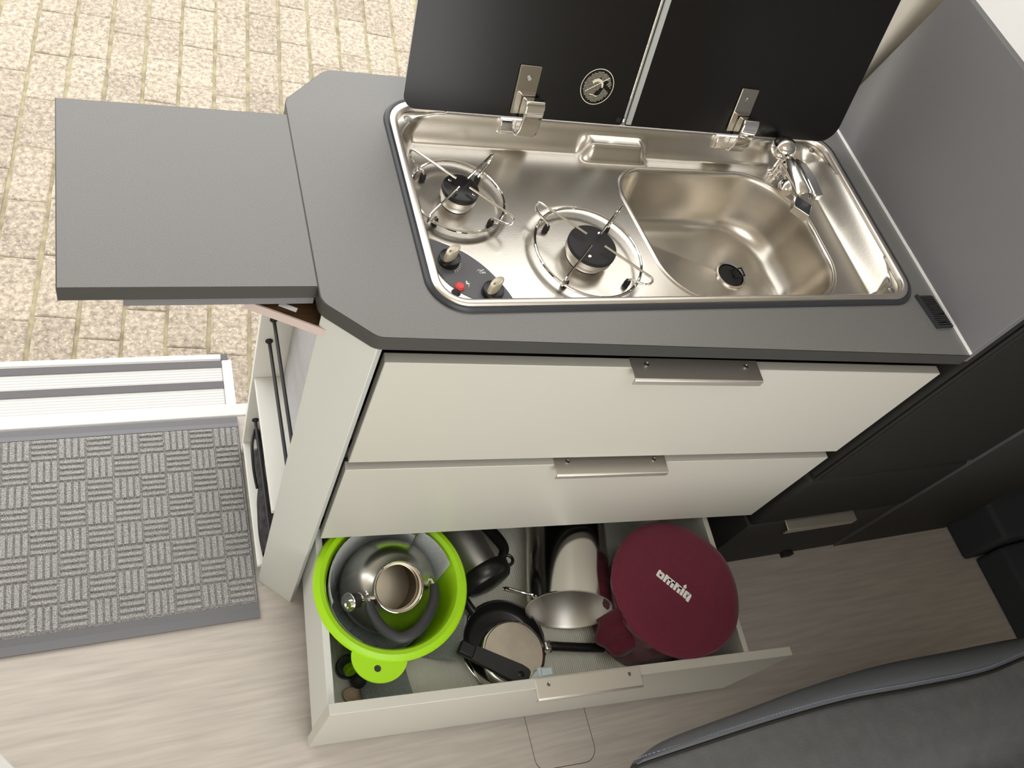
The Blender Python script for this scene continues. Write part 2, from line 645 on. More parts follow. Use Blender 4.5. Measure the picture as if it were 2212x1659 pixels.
# door sill and entrance step
struct('trim_2', MB().box(-1.75, 0.82, 0.447, 0.480, -0.12, 0.002), m_sill, label='white door sill plate', bevel=0.004)
SZ = -0.15
st = thing('entrance_step', (-0.5, 0.62, SZ - 0.05), 'white ribbed aluminium entrance step with two grey grip strips below the door sill', 'step')
part('tread', MB().box(-1.35, -0.142, 0.482, 0.712, SZ - 0.03, SZ), m_stepalu, st, bevel=0.003)
part('front_lip', MB().box(-1.35, -0.142, 0.698, 0.714, SZ - 0.035, SZ + 0.0015), m_sill, st, bevel=0.002)
part('end_rail', MB().box(-0.142, -0.118, 0.482, 0.695, SZ - 0.035, SZ + 0.003), m_sill, st, bevel=0.003)
part('end_cap', MB().box(-0.142, -0.126, 0.695, 0.714, SZ - 0.035, SZ + 0.002), m_grip, st, bevel=0.002)
for y0, y1 in ((0.674, 0.694), (0.613, 0.633)):
    part('grip_strip', MB().box(-1.35, -0.143, y0, y1, SZ - 0.001, SZ + 0.002), m_grip, st)
for bx0 in (-1.0, -0.3):
    part('bracket', MB().box(bx0, bx0 + 0.1, 0.5, 0.6, SZ - 0.08, SZ - 0.03), m_darkgrey, st)

# ------------------------------------------------------------------ doormat
dm = thing('door_mat', (-0.6, 0.21, 0), 'grey ribbed carpet mat with rubber borders on the floor at the doorway', 'mat')
MX0, MX1, MY0, MY1 = -1.05, -0.1372, -0.018, 0.443
part('backing', MB().box(MX0, MX1, MY0, MY1, 0.0005, 0.006), m_matrub, dm)
for y0, y1 in ((MY0, 0.012), (0.416, MY1)):
    yo = y0 if y0 < 0.1 else y1
    yi = y1 if y0 < 0.1 else y0
    bb = MB()
    bb.add([(MX0, yo, 0.001), (MX1, yo, 0.001), (MX1, yi, 0.010), (MX0, yi, 0.010), (MX0, yi, 0.001), (MX1, yi, 0.001)],
           [(0, 1, 2, 3), (3, 2, 5, 4), (0, 3, 4), (1, 5, 2), (0, 4, 5, 1)])
    part('rubber_border', bb, m_matrub, dm)
pl = MB()
BS = 0.0503
pl.box(MX0, MX1 - 0.002, 0.0125, 0.4155, 0.005, 0.0088)
nx, ny = 18, 8
for i in range(nx):
    for j in range(ny):
        x0 = MX1 - 0.004 - (i + 1) * BS
        y0 = 0.014 + j * BS
        if x0 < MX0:
            continue
        nb = 4
        for k in range(nb):
            g = 0.0028 if (i + j) % 2 == 0 else 0.0007
            t0 = k * BS / nb + g / 2
            t1 = (k + 1) * BS / nb - g / 2
            if (i + j) % 2 == 0:
                a = (x0 + 0.001, x0 + BS - 0.001, y0 + t0, y0 + t1)
            else:
                a = (x0 + t0, x0 + t1, y0 + 0.001, y0 + BS - 0.001)
            b0, b1, c0, c1 = a
            ins = 0.002
            z0, z1 = 0.008, 0.0128
            vs = [(b0, c0, z0), (b1, c0, z0), (b1, c1, z0), (b0, c1, z0), (b0 + ins, c0 + ins, z1), (b1 - ins, c0 + ins, z1), (b1 - ins, c1 - ins, z1), (b0 + ins, c1 - ins, z1)]
            pl.add(vs, [(4, 5, 6, 7), (0, 1, 5, 4), (1, 2, 6, 5), (2, 3, 7, 6), (3, 0, 4, 7)])
po = part('ribbed_pile', pl, m_pile, dm, smooth=False)
po['kind'] = 'stuff'

# ------------------------------------------------------------------ kitchen cabinet
cab = thing('kitchen_cabinet', (0.35, 0.2, 0), 'cream kitchen cabinet with three drawers, the lowest pulled out', 'cabinet')
PA = (-0.1335, 0.0604)
PB = K(-0.0760, -0.0005, 0)[:2]
d = (Vector(PB) - Vector(PA)).normalized()
nrm = Vector((-d.y, d.x))          # points inward
th = 0.018
pan = [PA, PB, tuple(Vector(PB) + nrm * th), tuple(Vector(PA) + nrm * th)]
part('corner_panel', MB().prism(pan, 0.0, T - 0.0245), m_whitecool, cab, bevel=0.001)
# inner carcass (dark), left, right, back
part('left_partition', MB().box(-0.066, -0.052, 0.06, 0.44, 0.0, T - 0.0245), m_dark, cab)
part('left_post', MB().box(-0.076, -0.060, 0.036, 0.075, 0.0, T - 0.03, K), m_dark, cab)
part('right_side', MB().box(0.845, 0.862, 0.03, 0.44, 0.0, T - 0.0245), m_dark, cab)
part('back_panel', MB().box(-0.06, 0.862, 0.44, 0.455, 0.0, T - 0.0245), m_darkgrey, cab)
part('top_rail', MB().box(-0.06, 0.866, 0.036, 0.05, T - 0.062, T - 0.0245, K), m_dark, cab)
part('divider_rail', MB().box(-0.06, 0.866, 0.036, 0.05, 0.575, 0.612, K), m_dark, cab)
part('divider_rail', MB().box(-0.06, 0.866, 0.036, 0.05, 0.295, 0.318, K), m_dark, cab)
# open shelf niche at the left end
part('end_panel', MB().box(-0.1365, -0.066, 0.352, 0.364, 0.0, 0.905), m_shelfin, cab, bevel=0.001)
part('niche_back', MB().box(-0.079, -0.073, 0.066, 0.352, 0.0, 0.905), m_shelfback, cab)
part('shelf', MB().box(-0.1325, -0.079, 0.075, 0.352, 0.306, 0.318), m_shelfin, cab, bevel=0.001)
part('shelf', MB().box(-0.136, -0.079, 0.075, 0.352, 0.040, 0.052), m_shelfin, cab, bevel=0.001)
for x, z in ((-0.1145, 0.508), (-0.1165, 0.442), (-0.1185, 0.152)):
    part('retaining_rod', MB().tube([(x, 0.352, z), (x, 0.085, z)], 0.0032, 8).lathe([(0, 0), (0.007, 0), (0.007, 0.002), (0.0035, 0.006), (0, 0.006)], (x, 0.352, z), (0, -1, 0), 12), m_plastic, cab)
# swing-out support board under the folding table
wing = [(-0.215, 0.099), (-0.125, 0.053), (-0.078, 0.10), (-0.085, 0.17), (-0.135, 0.195)]
wg = part('support_board', MB().prism(wing, 0.891, 0.905), m_brown, cab)
dW = (Vector(wing[1]) - Vector(wing[0])).normalized()
nW = Vector((dW.y, -dW.x))
e0, e1 = Vector(wing[0]), Vector(wing[1])
part('edge_band', MB().prism([tuple(e0 + nW * 0.001), tuple(e1 + nW * 0.001), tuple(e1 - nW * 0.0012), tuple(e0 - nW * 0.0012)], 0.8905, 0.9055), m_pink, wg)
sc_ = Vector((-0.166, 0.088))
sl = MB()
sl.prism([tuple(sc_ + dW * a + nW * b_) for a, b_ in ((-0.011, -0.003), (0.011, -0.003), (0.011, 0.003), (-0.011, 0.003))], 0.905, 0.9058)
part('slot_plate', sl, m_print, wg)


def handle(parent, X0, X1, Yf, Zt):
    """aluminium strip folded over the top of a drawer front: K frame, Yf = front face"""
    h = MB()
    pr = [(Yf + 0.016, Zt + 0.0016), (Yf - 0.019, Zt + 0.0016), (Yf - 0.0215, Zt - 0.0005), (Yf - 0.0215, Zt - 0.011), (Yf - 0.0195, Zt - 0.011), (Yf - 0.0195, Zt - 0.0008), (Yf + 0.016, Zt)]
    n = len(pr)
    vs = [K(X0, y, z) for y, z in pr] + [K(X1, y, z) for y, z in pr]
    fs = [tuple(range(n)), tuple(range(2 * n - 1, n - 1, -1))] + [(i, (i + 1) % n, n + (i + 1) % n, n + i) for i in range(n)]
    h.add(vs, fs)
    ho = part('handle', h, m_alu, parent, bevel=0.0012)
    for X in (X0 + 0.024, X1 - 0.024):
        part('screw', MB().lathe([(0, 0.0022), (0.0016, 0.0022), (0.0018, 0.0012), (0.0034, 0.0026), (0.0036, 0.0008), (0.0036, 0)], K(X, Yf + 0.004, Zt + 0.0016), (0, 0, 1), 12), m_screw, parent)
    return ho


DX0, DX1 = -0.0555, 0.8680
YD = 0.0134
FT = 0.0185
for z1, z0 in ((0.8820, 0.6055), (0.5800, 0.3055)):
    dr = part('drawer', MB().box(DX0, DX1, YD, YD + 0.016, z0, z1, K), m_white, cab, bevel=0.0012)
    handle(dr, 0.293, 0.508, YD, z1)
# opened bottom drawer
Y3 = -0.2835
dr = part('drawer', MB().box(DX0 - 0.004, DX1, Y3, Y3 + FT, 0.0125, 0.2862, K), m_white, cab, bevel=0.0012)
handle(dr, 0.305, 0.517, Y3, 0.2862)
part('side_panel', MB().box(-0.0590, -0.0470, Y3 + FT, 0.30, 0.075, 0.272, K), m_whitecool, dr, bevel=0.001)
part('side_panel', MB().box(0.764, 0.776, Y3 + FT, 0.30, 0.075, 0.276, K), m_white, dr, bevel=0.001)
part('back_board', MB().box(-0.0470, 0.764, 0.288, 0.30, 0.075, 0.24, K), m_white, dr)
part('bottom_board', MB().box(-0.0470, 0.764, Y3 + FT, 0.288, 0.085, 0.098, K), m_white, dr)
part('liner', MB().box(-0.0465, 0.7635, Y3 + FT + 0.001, 0.286, 0.098, 0.1005, K), m_liner, dr)
lt = MB()
lt.box(0.315, 0.345, Y3 + FT, Y3 + FT + 0.018, 0.262, 0.284, K)
lt.box(0.322, 0.341, Y3 + FT + 0.003, Y3 + FT + 0.015, 0.284, 0.289, K)
lt.add([K(0.298, Y3 + FT, 0.274), K(0.315, Y3 + FT, 0.280), K(0.315, Y3 + FT + 0.014, 0.280), K(0.300, Y3 + FT + 0.002, 0.274), K(0.298, Y3 + FT, 0.262), K(0.315, Y3 + FT, 0.262), K(0.315, Y3 + FT + 0.014, 0.262)],
       [(0, 1, 2, 3), (0, 4, 5, 1), (3, 2, 6, 4), (0, 3, 4)])
part('latch', lt, m_latch, dr, bevel=0.001)

# ------------------------------------------------------------------ worktop
HX, HY0_, HY1_ = 0.8, 0.0436, 0.4055
wt_poly = [K(-0.079, 0, 0)[:2], (0.848, -SA * 0.848 / CA), (0.848, 0.4605), (-0.072, 0.4605), (-0.137, 0.392), (-0.137, 0.058)]
wt_poly = fillet(wt_poly, [0.022, 0, 0, 0.03, 0.025, 0.022], 8)
hole = rrect(0.012, 0.788, 0.056, 0.394, 0.03, 6)


def plate_with_hole(outer, inner, z0, z1):
    bm = bmesh.new()
    for z in (z1, z0):
        es = []
        for lp in (outer, inner):
            vs = [bm.verts.new((x, y, z)) for x, y in lp]
            es += [bm.edges.new((vs[i], vs[(i + 1) % len(vs)])) for i in range(len(vs))]
        bmesh.ops.triangle_fill(bm, use_beauty=True, edges=es)
    mbx = MB()
    bm.verts.index_update()
    mbx.add([v.co for v in bm.verts], [tuple(v.index for v in f.verts) for f in bm.faces])
    bm.free()
    return mbx


def wall_strip(lp, z0, z1, off=0.0):
    mbx = MB()
    return mbx.ring_strip([[(x, y, z0) for x, y in lp], [(x, y, z1) for x, y in lp]])


wk = thing('worktop', (0.35, 0.2, T - 0.0245), 'charcoal laminate worktop with cut corners on the kitchen cabinet', 'worktop')
part('top_panel', plate_with_hole(wt_poly, hole, T - 0.024, T), m_top, wk, smooth=False)
eb = MB()


def offset_poly(poly, dlt):
    n = len(poly)
    out = []
    for i in range(n):
        p0, p1, p2 = Vector(poly[i - 1]), Vector(poly[i]), Vector(poly[(i + 1) % n])
        a = (p1 - p0)
        b = (p2 - p1)
        if a.length < 1e-9 or b.length < 1e-9:
            out.append(tuple(p1))
            continue
        na = Vector((a.y, -a.x)).normalized()
        nb = Vector((b.y, -b.x)).normalized()
        nn = (na + nb).normalized()
        out.append(tuple(p1 + nn * dlt / max(0.3, nn.dot(na))))
    return out


o1 = offset_poly(wt_poly, 0.0012)
eb.ring_strip([[(x, y, T - 0.0005) for x, y in wt_poly], [(x, y, T - 0.0009) for x, y in o1], [(x, y, T - 0.0242) for x, y in o1], [(x, y, T - 0.0242) for x, y in wt_poly]])
part('edge_band', eb, m_topedge, wk)

# grey board standing at the right end of the worktop, with white lower edge strip
gb = thing('end_board', (0.855, 0.2, 0.93), 'dark grey upright board with white bottom edge at the right end of the worktop', 'board')
by = [(-0.0605, 0.936), (0.462, 0.936), (0.4605, 0.975), (0.422, 1.257), (-0.0605, 1.257)]
part('panel', MB().add([(0.8495, y, z) for y, z in by] + [(0.864, y, z) for y, z in by],
                       [tuple(range(5)), tuple(range(9, 4, -1))] + [(i, (i + 1) % 5, 5 + (i + 1) % 5, 5 + i) for i in range(5)]), m_board, gb, bevel=0.001)
part('edge_strip', MB().box(0.8478, 0.8494, -0.061, 0.4605, T - 0.004, T + 0.0042), m_edge, gb)

# ribbed black hinge block near the corner
vg = thing('hinge_block', (0.822, 0.021, T), 'small black ribbed plastic hinge block on the front right corner of the worktop', 'hinge')


def VG(u, v, z):
    return (0.803 + 0.105 * v + u, 0.052 - v, T + z)


part('base_plate', MB().box(0.0, 0.0345, 0.0, 0.0615, 0.0, 0.003, VG), m_plastic, vg)
part('side_rail', MB().box(-0.001, 0.0035, -0.001, 0.0625, 0.0, 0.0052, VG), m_handle, vg)
for k in range(15):
    v = 0.003 + k * 0.004
    part('rib', MB().box(0.004, 0.033, v, v + 0.0022, 0.003, 0.0052, VG), m_handle, vg)
for u, v in ((0.022, 0.004), (0.016, 0.020), (0.026, 0.034), (0.018, 0.05)):
    part('slot', MB().box(u - 0.006, u + 0.006, v, v + 0.0032, 0.003, 0.0058, VG), m_dark, vg)

# ------------------------------------------------------------------ folding table flap
ft = thing('folding_table', (-0.273, 0.22, T - 0.03), 'charcoal folding table flap raised level with the left end of the worktop', 'table')
part('table_top', MB().box(-0.409, -0.1390, 0.0800, 0.3635, T - 0.021, T), m_top, ft, smooth=False)
tb = [(-0.409, 0.08), (-0.1390, 0.08), (-0.1390, 0.3635), (-0.409, 0.3635)]
to = offset_poly(tb, 0.0012)
eb = MB()
eb.ring_strip([[(x, y, T - 0.0004) for x, y in tb], [(x, y, T - 0.0008) for x, y in to], [(x, y, T - 0.0212) for x, y in to], [(x, y, T - 0.0212) for x, y in tb]])
part('edge_band', eb, m_topedge, ft)
for ry in (0.0825, 0.32):
    part('support_rail', MB().box(-0.347, -0.139, ry, ry + 0.0325, T - 0.0375, T - 0.0212), m_board, ft)
part('hinge_strip', MB().box(-0.1389, -0.1380, 0.083, 0.362, T - 0.018, T - 0.004), m_dark, ft)

# ------------------------------------------------------------------ hob and sink unit
hob = thing('hob_sink_unit', (0.4, 0.22, T), 'stainless steel hob and sink unit with open black glass lids set in the worktop', 'hob')
outer = rrect(0.0, HX, HY0_, HY1_, 0.045, 12)
g_o = offset_poly(outer, 0.0075)
gk = MB()
gk.ring_strip([[(x, y, T) for x, y in g_o], [(x, y, T + 0.0035) for x, y in offset_poly(outer, 0.0062)], [(x, y, T + 0.0052) for x, y in offset_poly(outer, 0.003)], [(x, y, T + 0.0045) for x, y in outer], [(x, y, T) for x, y in outer]])
part('gasket', gk, m_gasket, hob)
rm = MB()
RI = 0.0115
rm.ring_strip([[(x, y, T + 0.001) for x, y in outer], [(x, y, T + 0.0050) for x, y in offset_poly(outer, -0.001)],
               [(x, y, T + 0.0062) for x, y in offset_poly(outer, -0.0035)], [(x, y, T + 0.0062) for x, y in offset_poly(outer, -RI + 0.002)],
               [(x, y, T + 0.0050) for x, y in offset_poly(outer, -RI)], [(x, y, T - 0.003) for x, y in offset_poly(outer, -RI - 0.0012)]])
part('rim', rm, m_steelrim, hob, angle=60)

PFZ = T - 0.035   # pan floor


def rr_sdf(x, y, x0, x1, y0, y1, r):
    cx, cy = (x0 + x1) / 2, (y0 + y1) / 2
    qx = abs(x - cx) - ((x1 - x0) / 2 - r)
    qy = abs(y - cy) - ((y1 - y0) / 2 - r)
    return -(math.hypot(max(qx, 0), max(qy, 0)) + min(max(qx, qy), 0) - r)


SINK = [(0.386, 0.076, 0.085), (0.708, 0.076, 0.085), (0.708, 0.339, 0.112), (0.358, 0.334, 0.055)]
SNK = 18


def sink_loop(dlt):
    """sink outline offset inwards by dlt, always the same number of points"""
    n = len(SINK)
    out = []
    for i in range(n):
        p = Vector(SINK[i][:2])
        r = SINK[i][2]
        a_ = (Vector(SINK[i - 1][:2]) - p).normalized()
        b__ = (Vector(SINK[(i + 1) % n][:2]) - p).normalized()
        ang = a_.angle(b__)
        c_ = p + (a_ + b__).normalized() * (r / math.sin(ang / 2))
        s0_ = p + a_ * (r / math.tan(ang / 2)) - c_
        s1_ = p + b__ * (r / math.tan(ang / 2)) - c_
        t0_, t1_ = math.atan2(s0_.y, s0_.x), math.atan2(s1_.y, s1_.x)
        dd_ = (t1_ - t0_ + PI) % (2 * PI) - PI
        for k in range(SNK + 1):
            th_ = t0_ + dd_ * k / SNK
            out.append((c_.x + (r - dlt) * math.cos(th_), c_.y + (r - dlt) * math.sin(th_)))
    # extra points along the straight sides
    res = []
    m_ = len(out)
    for i in range(m_):
        res.append(out[i])
        if (i + 1) % (SNK + 1) == 0:
            q0, q1 = Vector(out[i]), Vector(out[(i + 1) % m_])
            for k in range(1, 12):
                res.append(tuple(q0 + (q1 - q0) * k / 12))
    return res


SINK_OUT = sink_loop(0.0)


def sink_sdf(x, y):
    """positive inside the sink outline (polygon distance)"""
    if not (0.33 < x < 0.735 and 0.05 < y < 0.365):
        return -0.03
    ins = False
    best = 1e9
    n = len(SINK_OUT)
    for i in range(n):
        ax_, ay_ = SINK_OUT[i]
        bx2, by2 = SINK_OUT[(i + 1) % n]
        if (ay_ > y) != (by2 > y) and x < (bx2 - ax_) * (y - ay_) / (by2 - ay_) + ax_:
            ins = not ins
        d2 = (x - ax_) ** 2 + (y - ay_) ** 2
        if d2 < best:
            best = d2
    return math.sqrt(best) if ins else -math.sqrt(best)


def pan_z(x, y):
    x0, x1, y0, y1 = RI, HX - RI, HY0_ + RI, HY1_ - RI
    tl = sstep(0, 0.009, x - x0)
    trr = sstep(0, 0.036, x1 - x)
    tf = sstep(0, 0.012, y - y0)
    tbk = sstep(0, 0.034, y1 - y)
    corner = sstep(0, 0.030, rr_sdf(x, y, x0 - 0.012, x1 + 0.012, y0 - 0.012, y1 + 0.012, 0.080))
    k = min(tl * trr * tf * tbk, corner)
    z = (T + 0.002) * (1 - k) + PFZ * k
    # triangular pads for the corner screws
    for cx, cy, sx, sy in ((x0, y0, 1, 1), (x1, y0, -1, 1), (x0, y1, 1, -1), (x1, y1, -1, -1)):
        a = (x - cx) * sx
        b_ = (y - cy) * sy
        rad = math.hypot(a - 0.078, b_ - 0.078)
        e = rad - 0.078 if a < 0.078 and b_ < 0.078 else -1
        if e > -0.004:
            k2 = sstep(-0.004, 0.0015, e)
            z = z * (1 - k2) + (T - 0.0035) * k2
    # raised block in the middle of the back wall
    bx = sstep(0.306, 0.330, x) * (1 - sstep(0.412, 0.436, x)) * sstep(0.343, 0.362, y)
    z = z * (1 - bx) + max(z, T - 0.010) * bx
    # shallow ledge line along the back and right
    # very shallow round recesses around the burners
    for bx_, by_, br in ((0.083, 0.254, 0.078), (0.257, 0.158, 0.095)):
        dd = math.hypot(x - bx_, y - by_)
        z -= 0.0015 * (1 - sstep(br - 0.012, br, dd))
    return z


NXg, NYg = 400, 180
gx0, gx1, gy0, gy1 = 0.006, HX - 0.006, HY0_ + 0.006, HY1_ - 0.006
pn = MB()
vid = {}
for j in range(NYg + 1):
    for i in range(NXg + 1):
        x = gx0 + (gx1 - gx0) * i / NXg
        y = gy0 + (gy1 - gy0) * j / NYg
        if rr_sdf(x, y, 0, HX, HY0_, HY1_, 0.045) > 0.005 and sink_sdf(x, y) < 0.001:
            vid[(i, j)] = len(pn.v)
            pn.v.append((x, y, pan_z(x, y)))
for j in range(NYg):
    for i in range(NXg):
        q = [(i, j), (i + 1, j), (i + 1, j + 1), (i, j + 1)]
        if all(k in vid for k in q):
            pn.f.append(tuple(vid[k] for k in q))
part('basin', pn, m_steel, hob, angle=80)

# drain and plug
DRN = (0.598, 0.203)
dz = PFZ - 0.1035
loops = []
for dlt, dep in ((-0.0075, -0.0002), (-0.005, -0.0014), (-0.002, -0.0018), (0.0, -0.0012), (0.0018, 0.0012), (0.0035, 0.006), (0.006, 0.018), (0.009, 0.034), (0.013, 0.053), (0.018, 0.070), (0.024, 0.083), (0.031, 0.0915), (0.039, 0.0960), (0.048, 0.0980)):
    loops.append([(x, y, (PFZ if dlt > -0.007 else pan_z(x, y)) - dep) for x, y in sink_loop(dlt)])
last = loops[-1]
for t in (0.15, 0.3, 0.5, 0.7, 0.85, 1.0):
    lp = []
    for x, y, z in last:
        dv_ = (Vector((x, y)) - Vector(DRN)).normalized() * 0.0262
        lp.append((x + (DRN[0] + dv_.x - x) * t, y + (DRN[1] + dv_.y - y) * t, z + (dz - 0.0004 - z) * t))
    loops.append(lp)
part('sink_bowl', MB().ring_strip(loops), m_steel, hob, angle=80)
dn = part('drain', MB().lathe([(0.024, -0.004), (0.024, 0.0022), (0.0275, 0.0026), (0.0275, -0.003)], (0.598, 0.203, dz), seg=36), m_chrome, hob)
part('plug', MB().lathe([(0, 0.004), (0.008, 0.0045), (0.018, 0.003), (0.0225, 0.0005), (0.0225, -0.003)], (0.598, 0.203, dz), seg=32), m_rubber, dn)
part('plug_ring', MB().tube([(0.598 + a, 0.203 + b_, dz + 0.0055 + zz) for a, b_, zz in ((0.002, 0.008, 0), (0.002, -0.008, 0), (0.019, -0.008, 0.006), (0.019, 0.008, 0.006))], 0.0018, 8, closed=True), m_rubber, dn)
for (x, y) in ((0.031, 0.377), (0.767, 0.376), (0.766, 0.069), (0.032, 0.071)):
    part('corner_screw', MB().lathe([(0, 0.0022), (0.004, 0.0018), (0.0062, 0.0), (0.0062, -0.002)], (x, y, T - 0.0035), seg=16), m_rubber if y < 0.1 and x < 0.1 else m_screw, hob)

# burners
for bx, by, rr, cap_r, r_out, r_foot in ((0.083, 0.253, 0.067, 0.0265, 0.086, 0.0575), (0.257, 0.156, 0.0815, 0.0365, 0.0975, 0.0695)):
    z0 = PFZ - 0.0015
    bu = part('burner', MB().lathe([(0, 0.001), (cap_r * 0.82, 0.001), (cap_r * 0.70, 0.004), (cap_r * 0.70, 0.010), (cap_r * 0.95, 0.0115), (cap_r * 0.98, 0.013), (cap_r * 0.98, 0.023), (0, 0.023)], (bx, by, z0), seg=40), m_potin, hob)
    small = cap_r < 0.03
    part('burner_cap', MB().lathe([(0, 0.0295), (cap_r * 0.9, 0.0295), (cap_r * 0.98, 0.0285), (cap_r, 0.0265), (cap_r, 0.0225), (0, 0.0225)], (bx, by, z0), seg=40), m_black if small else m_blackmat, bu)
    for k, (ax, ay) in enumerate((((0.6, -0.45), (-0.5, 0.5)) if small else ((0.45, 0.55), (-0.35, -0.6)))):
        part('cap_screw', MB().lathe([(0, 0.0008), (0.002, 0.0008), (0.0027, 0.0)], (bx + ax * cap_r, by + ay * cap_r, z0 + 0.0296), seg=12), m_chrome, bu)
    ps = MB()
    zr = PFZ + 0.012
    ps.tube([(bx + rr * math.cos(2 * PI * k / 56), by + rr * math.sin(2 * PI * k / 56), zr) for k in range(56)], 0.0021, 8, closed=True)
    for q in range(4):
        an = PI / 4 + q * PI / 2
        cs, sn = math.cos(an), math.sin(an)
        zt = PFZ + 0.0370
        path = [(0.011 if small else 0.015, zt), (r_out - 0.006, zt), (r_out - 0.002, zt - 0.0012), (r_out, zt - 0.005), (r_out - 0.001, zt - 0.012), (r_out - 0.004, zt - 0.0165), (r_out - 0.010, zt - 0.019), (r_foot + 0.002, zr + 0.0015), (r_foot, zr - 0.003)]
        ps.tube([(bx + r0 * cs, by + r0 * sn, z) for r0, z in path], 0.0018, 8)
    pso = part('pan_support', ps, m_chrome, hob)
    for q in range(4):
        an = PI / 4 + q * PI / 2
        part('rubber_foot', MB().lathe([(0, 0), (0.0042, 0), (0.0048, 0.003), (0.004, 0.0095), (0, 0.0095)], (bx + r_foot * math.cos(an), by + r_foot * math.sin(an), PFZ - 0.0012), seg=14), m_rubber, pso)

# control fascia
ctrl_poly = [(0.0275, 0.182), (0.047, 0.173), (0.070, 0.160), (0.092, 0.139), (0.107, 0.117), (0.119, 0.091), (0.124, 0.074), (0.078, 0.074), (0.062, 0.084), (0.046, 0.096), (0.034, 0.111), (0.0285, 0.135)]
cz = PFZ + 0.0005
cpt = part('control_panel', MB().prism(ctrl_poly, cz, cz + 0.0035), m_ctrl, hob, bevel=0.0006)
part('trim_line', MB().tube(catmull([(x, y, cz + 0.0032) for x, y in ctrl_poly[:7]], 4), 0.0009, 6), m_chrome, cpt)
for kx, ky in ((0.046, 0.143), (0.094, 0.090)):
    kn = part('knob', MB().lathe([(0, 0.009), (0.0128, 0.010), (0.0142, 0.0095), (0.0146, 0.008), (0.0146, 0.0)], (kx, ky, cz + 0.0035), seg=32), m_black, hob)
    gr = MB()
    ax2 = Vector((0.80, 0.60))
    pts = [(math.cos(t) * 0.0132, math.sin(t) * 0.0062) for t in [2 * PI * k / 24 for k in range(24)]]
    lo, hi, tp = [], [], []
    for u, v in pts:
        px_, py_ = kx + ax2.x * u - ax2.y * v, ky + ax2.y * u + ax2.x * v
        lo.append((px_, py_, cz + 0.010))
        hi.append((px_, py_, cz + 0.0275))
        tp.append((kx + (px_ - kx) * 0.8, ky + (py_ - ky) * 0.8, cz + 0.0295))
    gr.ring_strip([lo, hi, tp])
    gr.f.append(tuple(range(48, 72)))
    part('grip', gr, m_knob, kn, angle=50)
    part('pointer_mark', MB().box(-0.0018, 0.0018, -0.0006, 0.0006, 0, 0.0006).xf(Matrix.Translation((kx - ax2.x * 0.007, ky - ax2.y * 0.007, cz + 0.0295)) @ Matrix.Rotation(math.atan2(ax2.y, ax2.x), 4, 'Z')), m_plastic, kn)
ig = part('ignition_button', MB().lathe([(0.0, 0.0042), (0.0048, 0.0042), (0.0052, 0.0032), (0.0064, 0.0026), (0.0066, 0.0)], (0.0515, 0.1005, cz + 0.0035), seg=24), m_red, hob)
pr = MB()
zp = cz + 0.0036


def flat(poly, z0=zp):
    pr.prism(poly, z0, z0 + 0.0002)


for k in range(7):
    a0 = math.radians(-75 + k * 12)
    r0, r1 = 0.0135, 0.0135 + 0.0015 + 0.0006 * (7 - k)
    c0, s0 = math.cos(a0), math.sin(a0)
    t0 = Vector((-s0, c0)) * 0.0003
    p0, p1 = Vector((0.047 + r0 * c0, 0.143 + r0 * s0)), Vector((0.047 + r1 * c0, 0.143 + r1 * s0))
    flat([tuple(p0 - t0), tuple(p1 - t0), tuple(p1 + t0), tuple(p0 + t0)])
part('power_marks', pr, m_print, cpt, smooth=False)['kind'] = 'stuff'
pr = MB()
# lightning mark
for pl_ in ([(0.0622, 0.1105), (0.0645, 0.1105), (0.0640, 0.1072), (0.0668, 0.1072), (0.0640, 0.0990), (0.0648, 0.1052), (0.0618, 0.1052)],):
    flat(pl_)
part('ignition_symbol', pr, m_print, cpt, smooth=False)
pr = MB()
# swoosh over the maker's lettering
flat([(0.0815, 0.1265), (0.0835, 0.1290), (0.0870, 0.1295), (0.0890, 0.1280), (0.0915, 0.1298), (0.0935, 0.1300), (0.0892, 0.1270), (0.0868, 0.1286), (0.0838, 0.1283)])
part('swoosh_logo', pr, m_print, cpt, smooth=False)


def text_mesh(body, size, extr=0.0002, offset=0.0, space=1.0):
    cu = bpy.data.curves.new('t', 'FONT')
    cu.body = body
    cu.size = size
    cu.extrude = extr
    cu.offset = offset
    cu.space_character = space
    o = bpy.data.objects.new('t', cu)
    scene.collection.objects.link(o)
    dg = bpy.context.evaluated_depsgraph_get()
    me = bpy.data.meshes.new_from_object(o.evaluated_get(dg))
    mbx = MB().add([v.co.copy() for v in me.vertices], [tuple(p.vertices) for p in me.polygons])
    bpy.data.objects.remove(o)
    bpy.data.curves.remove(cu)
    bpy.data.meshes.remove(me)
    return mbx


part('maker_lettering', text_mesh('Can', 0.0055, 0.0001, 0.0001).xf(Matrix.Translation((0.0850, 0.1232, zp + 0.0001))), m_print, cpt, smooth=False)

# tap
tp = part('tap', MB().lathe([(0, 0.034), (0.012, 0.034), (0.0135, 0.031), (0.0135, 0.004), (0.018, 0.002), (0.018, 0.0)], (0.694, 0.345, PFZ), seg=28), m_chrome, hob)
part('swivel_ball', MB().sphere((0.684, 0.3590, 0.967), 0.0215, 28, 16, (1, 1, 0.92)), m_chrome, tp)
part('neck', MB().tube(catmull([(0.685, 0.350, 0.960), (0.690, 0.338, 0.960), (0.686, 0.326, 0.960)], 5), 0.0085, 14), m_chrome, tp)
ax0, ax1 = Vector((0.683, 0.331, 0.960)), Vector((0.679, 0.252, 0.960))
part('barrel', MB().lathe([(0, 0), (0.0115, 0.0), (0.0148, 0.004), (0.0148, 0.074), (0.0125, 0.078), (0, 0.078)], ax0, ax1 - ax0, 28), m_chrome, tp)
lv = MB()


def LV(u, v, z):
    dvec = (ax1 - ax0).normalized()
    sv = Vector((-dvec.y, dvec.x, 0))
    return tuple(ax0 + dvec * u + sv * v + Vector((0, 0, z)))


